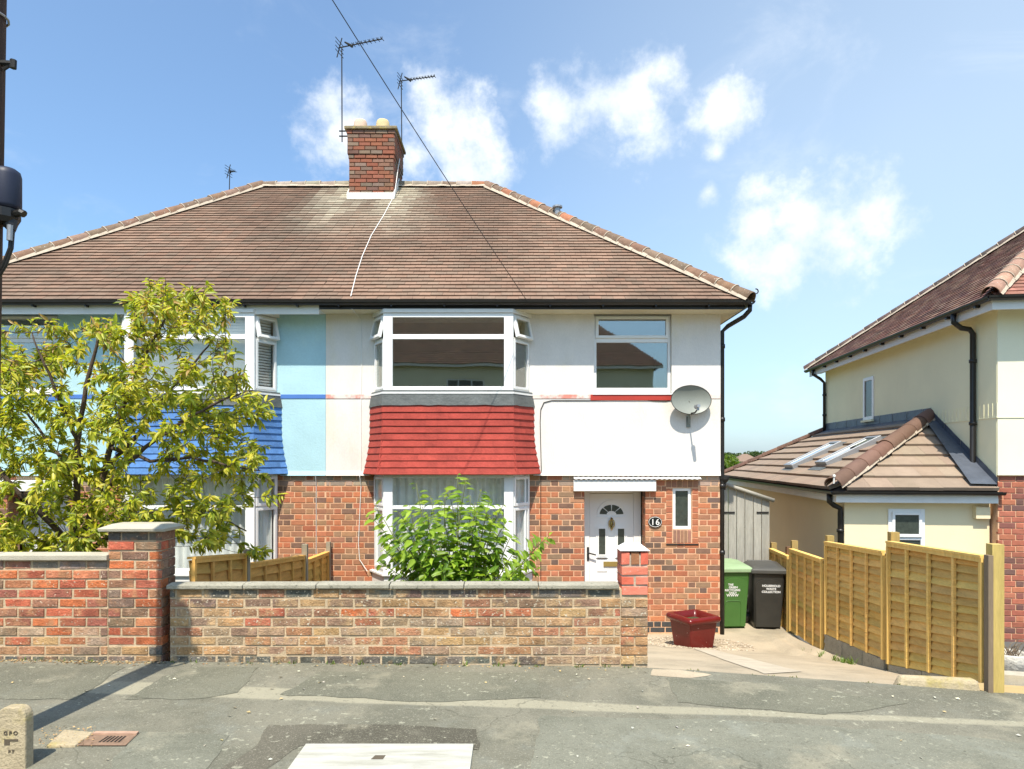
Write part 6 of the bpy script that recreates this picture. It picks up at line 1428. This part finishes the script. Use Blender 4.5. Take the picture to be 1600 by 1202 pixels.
for i, (x, y) in enumerate(tips):
    Y = 8.1 + r.gauss(0, .24); Y = min(8.75, max(7.5, Y)); p = P(x, y, Y); s0 = sb + Vector((r.uniform(-.22, .22), r.uniform(-.15, .15), 0))
    pts = curve_pts(s0, p, Vector((0, 0, .30)) + rvec(r) * .08, r, 12); n = len(pts); wood.tube(pts, [lerp(.011, .0035, k / (n - 1)) for k in range(n)], 6)
    nl = 30 if y > 760 else 20
    for k in range(nl):
        t = 1 - .72 * (k / nl) ** 1.0; f = t * (n - 1); j = min(n - 2, int(f)); q = pts[j].lerp(pts[j + 1], f - j); ax_ = (pts[j + 1] - pts[j]).normalized()
        sd = rvec(r); sd = (sd - ax_ * sd.dot(ax_)).normalized(); d = (sd * .9 + ax_ * .45 + Vector((0, -.10, -.40))).normalized(); nn = (Vector((0, -.5, .75)) + rvec(r) * .5).normalized()
        L = r.uniform(.105, .20) * (.65 if k < 2 else 1); c = r.choice([(.25, .38, .036), (.30, .44, .044), (.19, .32, .03), (.36, .49, .055), (.13, .24, .022)]); kk = r.uniform(.8, 1.2)
        leaves.append((q + d * .012, d, nn, L, L * r.uniform(.31, .40), tuple(v * kk for v in c), L - .1 * (q.y - 7.5)))
wood.build('stem', M_['stem'], SH, True)
cr = link('foliage', bpy.data.meshes.new('foliage_tmp'), None, SH, 'stuff'); cr.data = plant_leaves(leaves, ('foliage', cr), 300)

# ------------------------------------------------------------------ leaf litter and weeds along the walls
r = random.Random(66); lb = MB()
def crumb(x, y, z, s, c):
    a = r.uniform(0, 6.28); ca, sa = math.cos(a) * s, math.sin(a) * s
    lb.add([(x + ca, y + sa, z + .002), (x - sa * .5, y + ca * .5, z + .004 + s * .25), (x - ca, y - sa, z + .003), (x + sa * .5, y - ca * .5, z + .002)], [(0, 1, 2, 3)], c)
for _ in range(520):
    x = r.uniform(-4.4, -2.9) if r.random() < .75 else r.uniform(-2.9, 1.1); y = 5.69 - abs(r.gauss(0, .05)); crumb(x, y, gp(x, y), r.uniform(.006, .016), jit(r.choice([(.38, .26, .12), (.30, .20, .10), (.46, .36, .20), (.22, .15, .08)]), .2))
for _ in range(150):
    x, y = gpx(r.uniform(60, 150), r.uniform(1138, 1170)); crumb(x, y, gp(x, y) + .012, r.uniform(.004, .010), jit((.44, .28, .12), .3))
for _ in range(70):
    x, y = r.uniform(-4, 4), r.uniform(3.7, 5.6); crumb(x, y, gp(x, y) + .006, r.uniform(.008, .02), jit(r.choice([(.55, .50, .36), (.46, .36, .18), (.5, .47, .40)]), .2))
o = lb.build('leaf_litter', M_['pebble']); o['kind'] = 'stuff'; o['label'] = 'dry leaf crumbs scattered along the wall foot and pavement'

wb = MB()
def tuft(x, y, z, n, h, c):
    for _ in range(n):
        a = r.uniform(0, 6.28); l = h * r.uniform(.5, 1.2); o = Vector((x + r.uniform(-.03, .03), y + r.uniform(-.015, .015), z - .005)); t_ = o + Vector((math.cos(a) * l * .6, math.sin(a) * l * .5, l)); s_ = Vector((-math.sin(a), math.cos(a), 0)) * .004
        m_ = o.lerp(t_, .55) + Vector((0, 0, l * .12)); wb.add([o - s_, o + s_, m_ + s_, m_ - s_, t_], [(0, 1, 2, 3), (3, 2, 4)], jit(c, .25))
for _ in range(26):
    x = r.uniform(-4.3, 1.1); tuft(x, 5.675, gp(x, 5.67), r.randint(4, 9), r.uniform(.02, .05), (.16, .22, .05))
for k in range(30):
    y = r.uniform(7.6, 9.6); x = fence_x(y) - r.uniform(.05, .14); tuft(x, y, gd(x, y), r.randint(8, 16), r.uniform(.04, .09), (.17, .26, .05))
for k in range(16):
    x = r.uniform(1.1, 3.4); y = prop(x) + r.uniform(-.01, .02); tuft(x, y, gp(x, y) - .01, r.randint(3, 8), r.uniform(.015, .035), (.2, .22, .07))
o = wb.build('weeds', LEAF_A); o['kind'] = 'stuff'; o['label'] = 'small weeds sprouting at the wall foot and under the fence'

# ------------------------------------------------------------------ far background: wooded hillside, roofs, a bright tree
def far_tree(name, label, c, rx, rz, n, s, cols, seed, cat='tree', group='trees beyond the houses'):
    r = random.Random(seed); t = thing(name, label, cat, (c[0], c[1], -1.0), group)
    b = MB(); b.tube([(c[0], c[1], -1.2), (c[0] + .1, c[1], c[2] - rz * .2), (c[0], c[1], c[2] + rz * .4)], [rx * .10, rx * .06, rx * .02], 7); b.build('trunk', M_['bark'], t)
    b = MB(); lobes = [(Vector((r.uniform(-.6, .6) * rx, r.uniform(-.6, .6) * rx, r.uniform(-.55, .62) * rz)), r.uniform(.38, .6)) for _ in range(16)]
    for _ in range(n):
        lo, k = r.choice(lobes); v = rvec(r); q = Vector(c) + lo + Vector((v.x * rx * k, v.y * rx * k, v.z * rz * k)) * r.uniform(.75, 1.05); d = rvec(r); e = d.cross(rvec(r)).normalized(); l = s * r.uniform(.6, 1.4)
        cc = r.choice(cols); kk = r.uniform(.75, 1.25)
        b.add([q - d * l, q + e * l * .6, q + d * l, q - e * l * .6], [(0, 1, 2, 3)], tuple(x * kk for x in cc))
    me = b.mesh('crown', True); me.materials.append(LEAF_A); link('crown', me, None, t, 'stuff'); return t
far_tree('garden_tree', 'bright green garden tree just past the white house corner', (PX(1130, 62), 62, .9), 2.0, 1.25, 3200, .16, [(.13, .20, .02), (.17, .23, .025), (.10, .16, .02)], 1)
far_tree('hill_tree', 'rounded tree standing taller on the wooded skyline', (PX(1174, 170), 170, 1.55), 3.4, 2.4, 3000, .34, [(.075, .115, .035), (.095, .135, .04), (.06, .095, .03)], 2)
r = random.Random(12); b = MB()
for k in range(9000):
    x = r.uniform(PX(880, 190), PX(1262, 190)); y = r.uniform(180, 196); hump = 1.7 + .9 * noise.noise(Vector((x * .07, 0, 3))) + .5 * noise.noise(Vector((x * .23, 4, 3)))
    top = -.3 + max(.6, hump + 2.2 - max(0, (x - PX(1180, 190)) * .20)); z = r.uniform(-.3, top); v = rvec(r); e = v.cross(rvec(r)).normalized(); s = r.uniform(.25, .5); c = r.choice([(.06, .095, .03), (.075, .11, .035), (.05, .08, .028), (.09, .12, .04)]); kk = r.uniform(.8, 1.2)
    b.add([Vector((x, y, z)) - v * s, Vector((x, y, z)) + e * s * .7, Vector((x, y, z)) + v * s, Vector((x, y, z)) - e * s * .7], [(0, 1, 2, 3)], tuple(q * kk for q in c))
me = b.mesh('treeline', True); me.materials.append(LEAF_A); o = link('treeline', me, None, None, 'stuff'); o['label'] = 'dark green wood on the distant skyline'
FARW, FARR = mat('far_wall', (.55, .47, .38), .9), mat('far_roof', (.22, .15, .11), .9)
for i, (px, py, Y, w, h, lab) in enumerate(((1170, 716, 120, 4.2, 1.5, 'distant house with brown pitched roof below the tall tree'), (1150, 720, 135, 3.6, 1.4, 'distant pale house half hidden by the bright tree'), (1185, 722, 110, 3.0, 1.2, 'distant low house just above the extension ridge'))):
    x, z = PX(px, Y), PZ(py, Y); t = thing('far_house', lab, 'house', (x, Y, -1.1), 'houses on the far hillside')
    b = MB(); b.box(x - w / 2, x + w / 2, Y, Y + 4, -1.4, z - h * .4); b.build('wall', FARW, t)
    b = MB(); b.add([(x - w * .58, Y - .3, z - h * .4), (x + w * .58, Y - .3, z - h * .4), (x + w * .58, Y + 4.3, z - h * .4), (x - w * .58, Y + 4.3, z - h * .4), (x - w * .1, Y + 2, z + h * .5), (x + w * .1, Y + 2, z + h * .5)], [(0, 1, 5, 4), (1, 2, 5), (2, 3, 4, 5), (3, 0, 4), (0, 3, 2, 1)]); b.build('roof', FARR, t)
    b = MB(); b.box(x - .3, x + .5, Y - .04, Y - .002, z - h * .9, z - h * .55); b.build('window', M_['iron'], t)

# ------------------------------------------------------------------ the house across the road (shows in the window reflections)
OP = thing('facing_house', 'brown roofed house across the road, mirrored in the upstairs windows', 'house', (-2, -15, .3))
oy = -15.0; ox0, ox1 = -13.0, 7.4; oz0, oz1 = .2, 6.5
b = MB(); holes = [(-9.5, -6.5, 4.4, 5.8), (-3.4, -1.4, 4.4, 5.8), (1.2, 2.5, 4.5, 5.7), (-9.5, -6.5, 1.5, 3.1), (-3.2, -.2, 1.5, 3.1)]
holes_wall(b, ox0, ox1, oz0, oz1, holes, oy - .3, oy); b.box(ox0, ox0 + .3, oy - 8, oy - .301, oz0, oz1); b.box(ox1 - .3, ox1, oy - 8, oy - .301, oz0, oz1); b.build('wall', M_['cream3'], OP)
for h in holes:
    T, L = facet((h[1], oy), (h[0], oy)); window(OP, T, 0, L, h[2], h[3], None, fw=.08, glass=FROST, w=-.05)
    b = MB(T)
    for k in (1, 2): b.box(L * k / 3 - .03, L * k / 3 + .03, -.10, -.045, h[2] + .08, h[3] - .08)
    b.build('mullion', M_['upvc'], OP, kind='stuff')
e0, e1 = Vector((ox1 + .4, oy + .45, oz1 + .05)), Vector((ox0 - .4, oy + .45, oz1 + .05)); r0, r1 = Vector((ox1 - 4, oy - 4, 10.6)), Vector((ox0 + 4, oy - 4, 10.6)); g0, g1 = Vector((ox1 + .4, oy - 8.45, oz1 + .05)), Vector((ox0 - .4, oy - 8.45, oz1 + .05))
b = MB(); d_ = Vector((0, 0, -.012)); b.quad(e0 + d_, e1 + d_, r1 + d_, r0 + d_); b.quad(g0 + d_, g1 + d_, r1 + d_, r0 + d_); b.add([e0 + d_, g0 + d_, r0 + d_], [(0, 1, 2)]); b.add([e1 + d_, g1 + d_, r1 + d_], [(0, 1, 2)]); oroof = b.build('roof', MATS['roof_deck'], OP)
tb = MB(); tile_slope(e0, e1, r0, r1, .16, .25, .016, lambda q, k, r: jit(r.choice([(.17, .10, .07), (.15, .09, .065), (.19, .11, .075)]), .15), b=tb, seed=71); tb.build('roof_tiles', M_['roof'], oroof, kind='stuff')
b = MB(); b.box(ox0 - .4, ox1 + .4, oy + .36, oy + .40, oz1 - .1, oz1 + .04); b.build('fascia', M_['white'], OP)
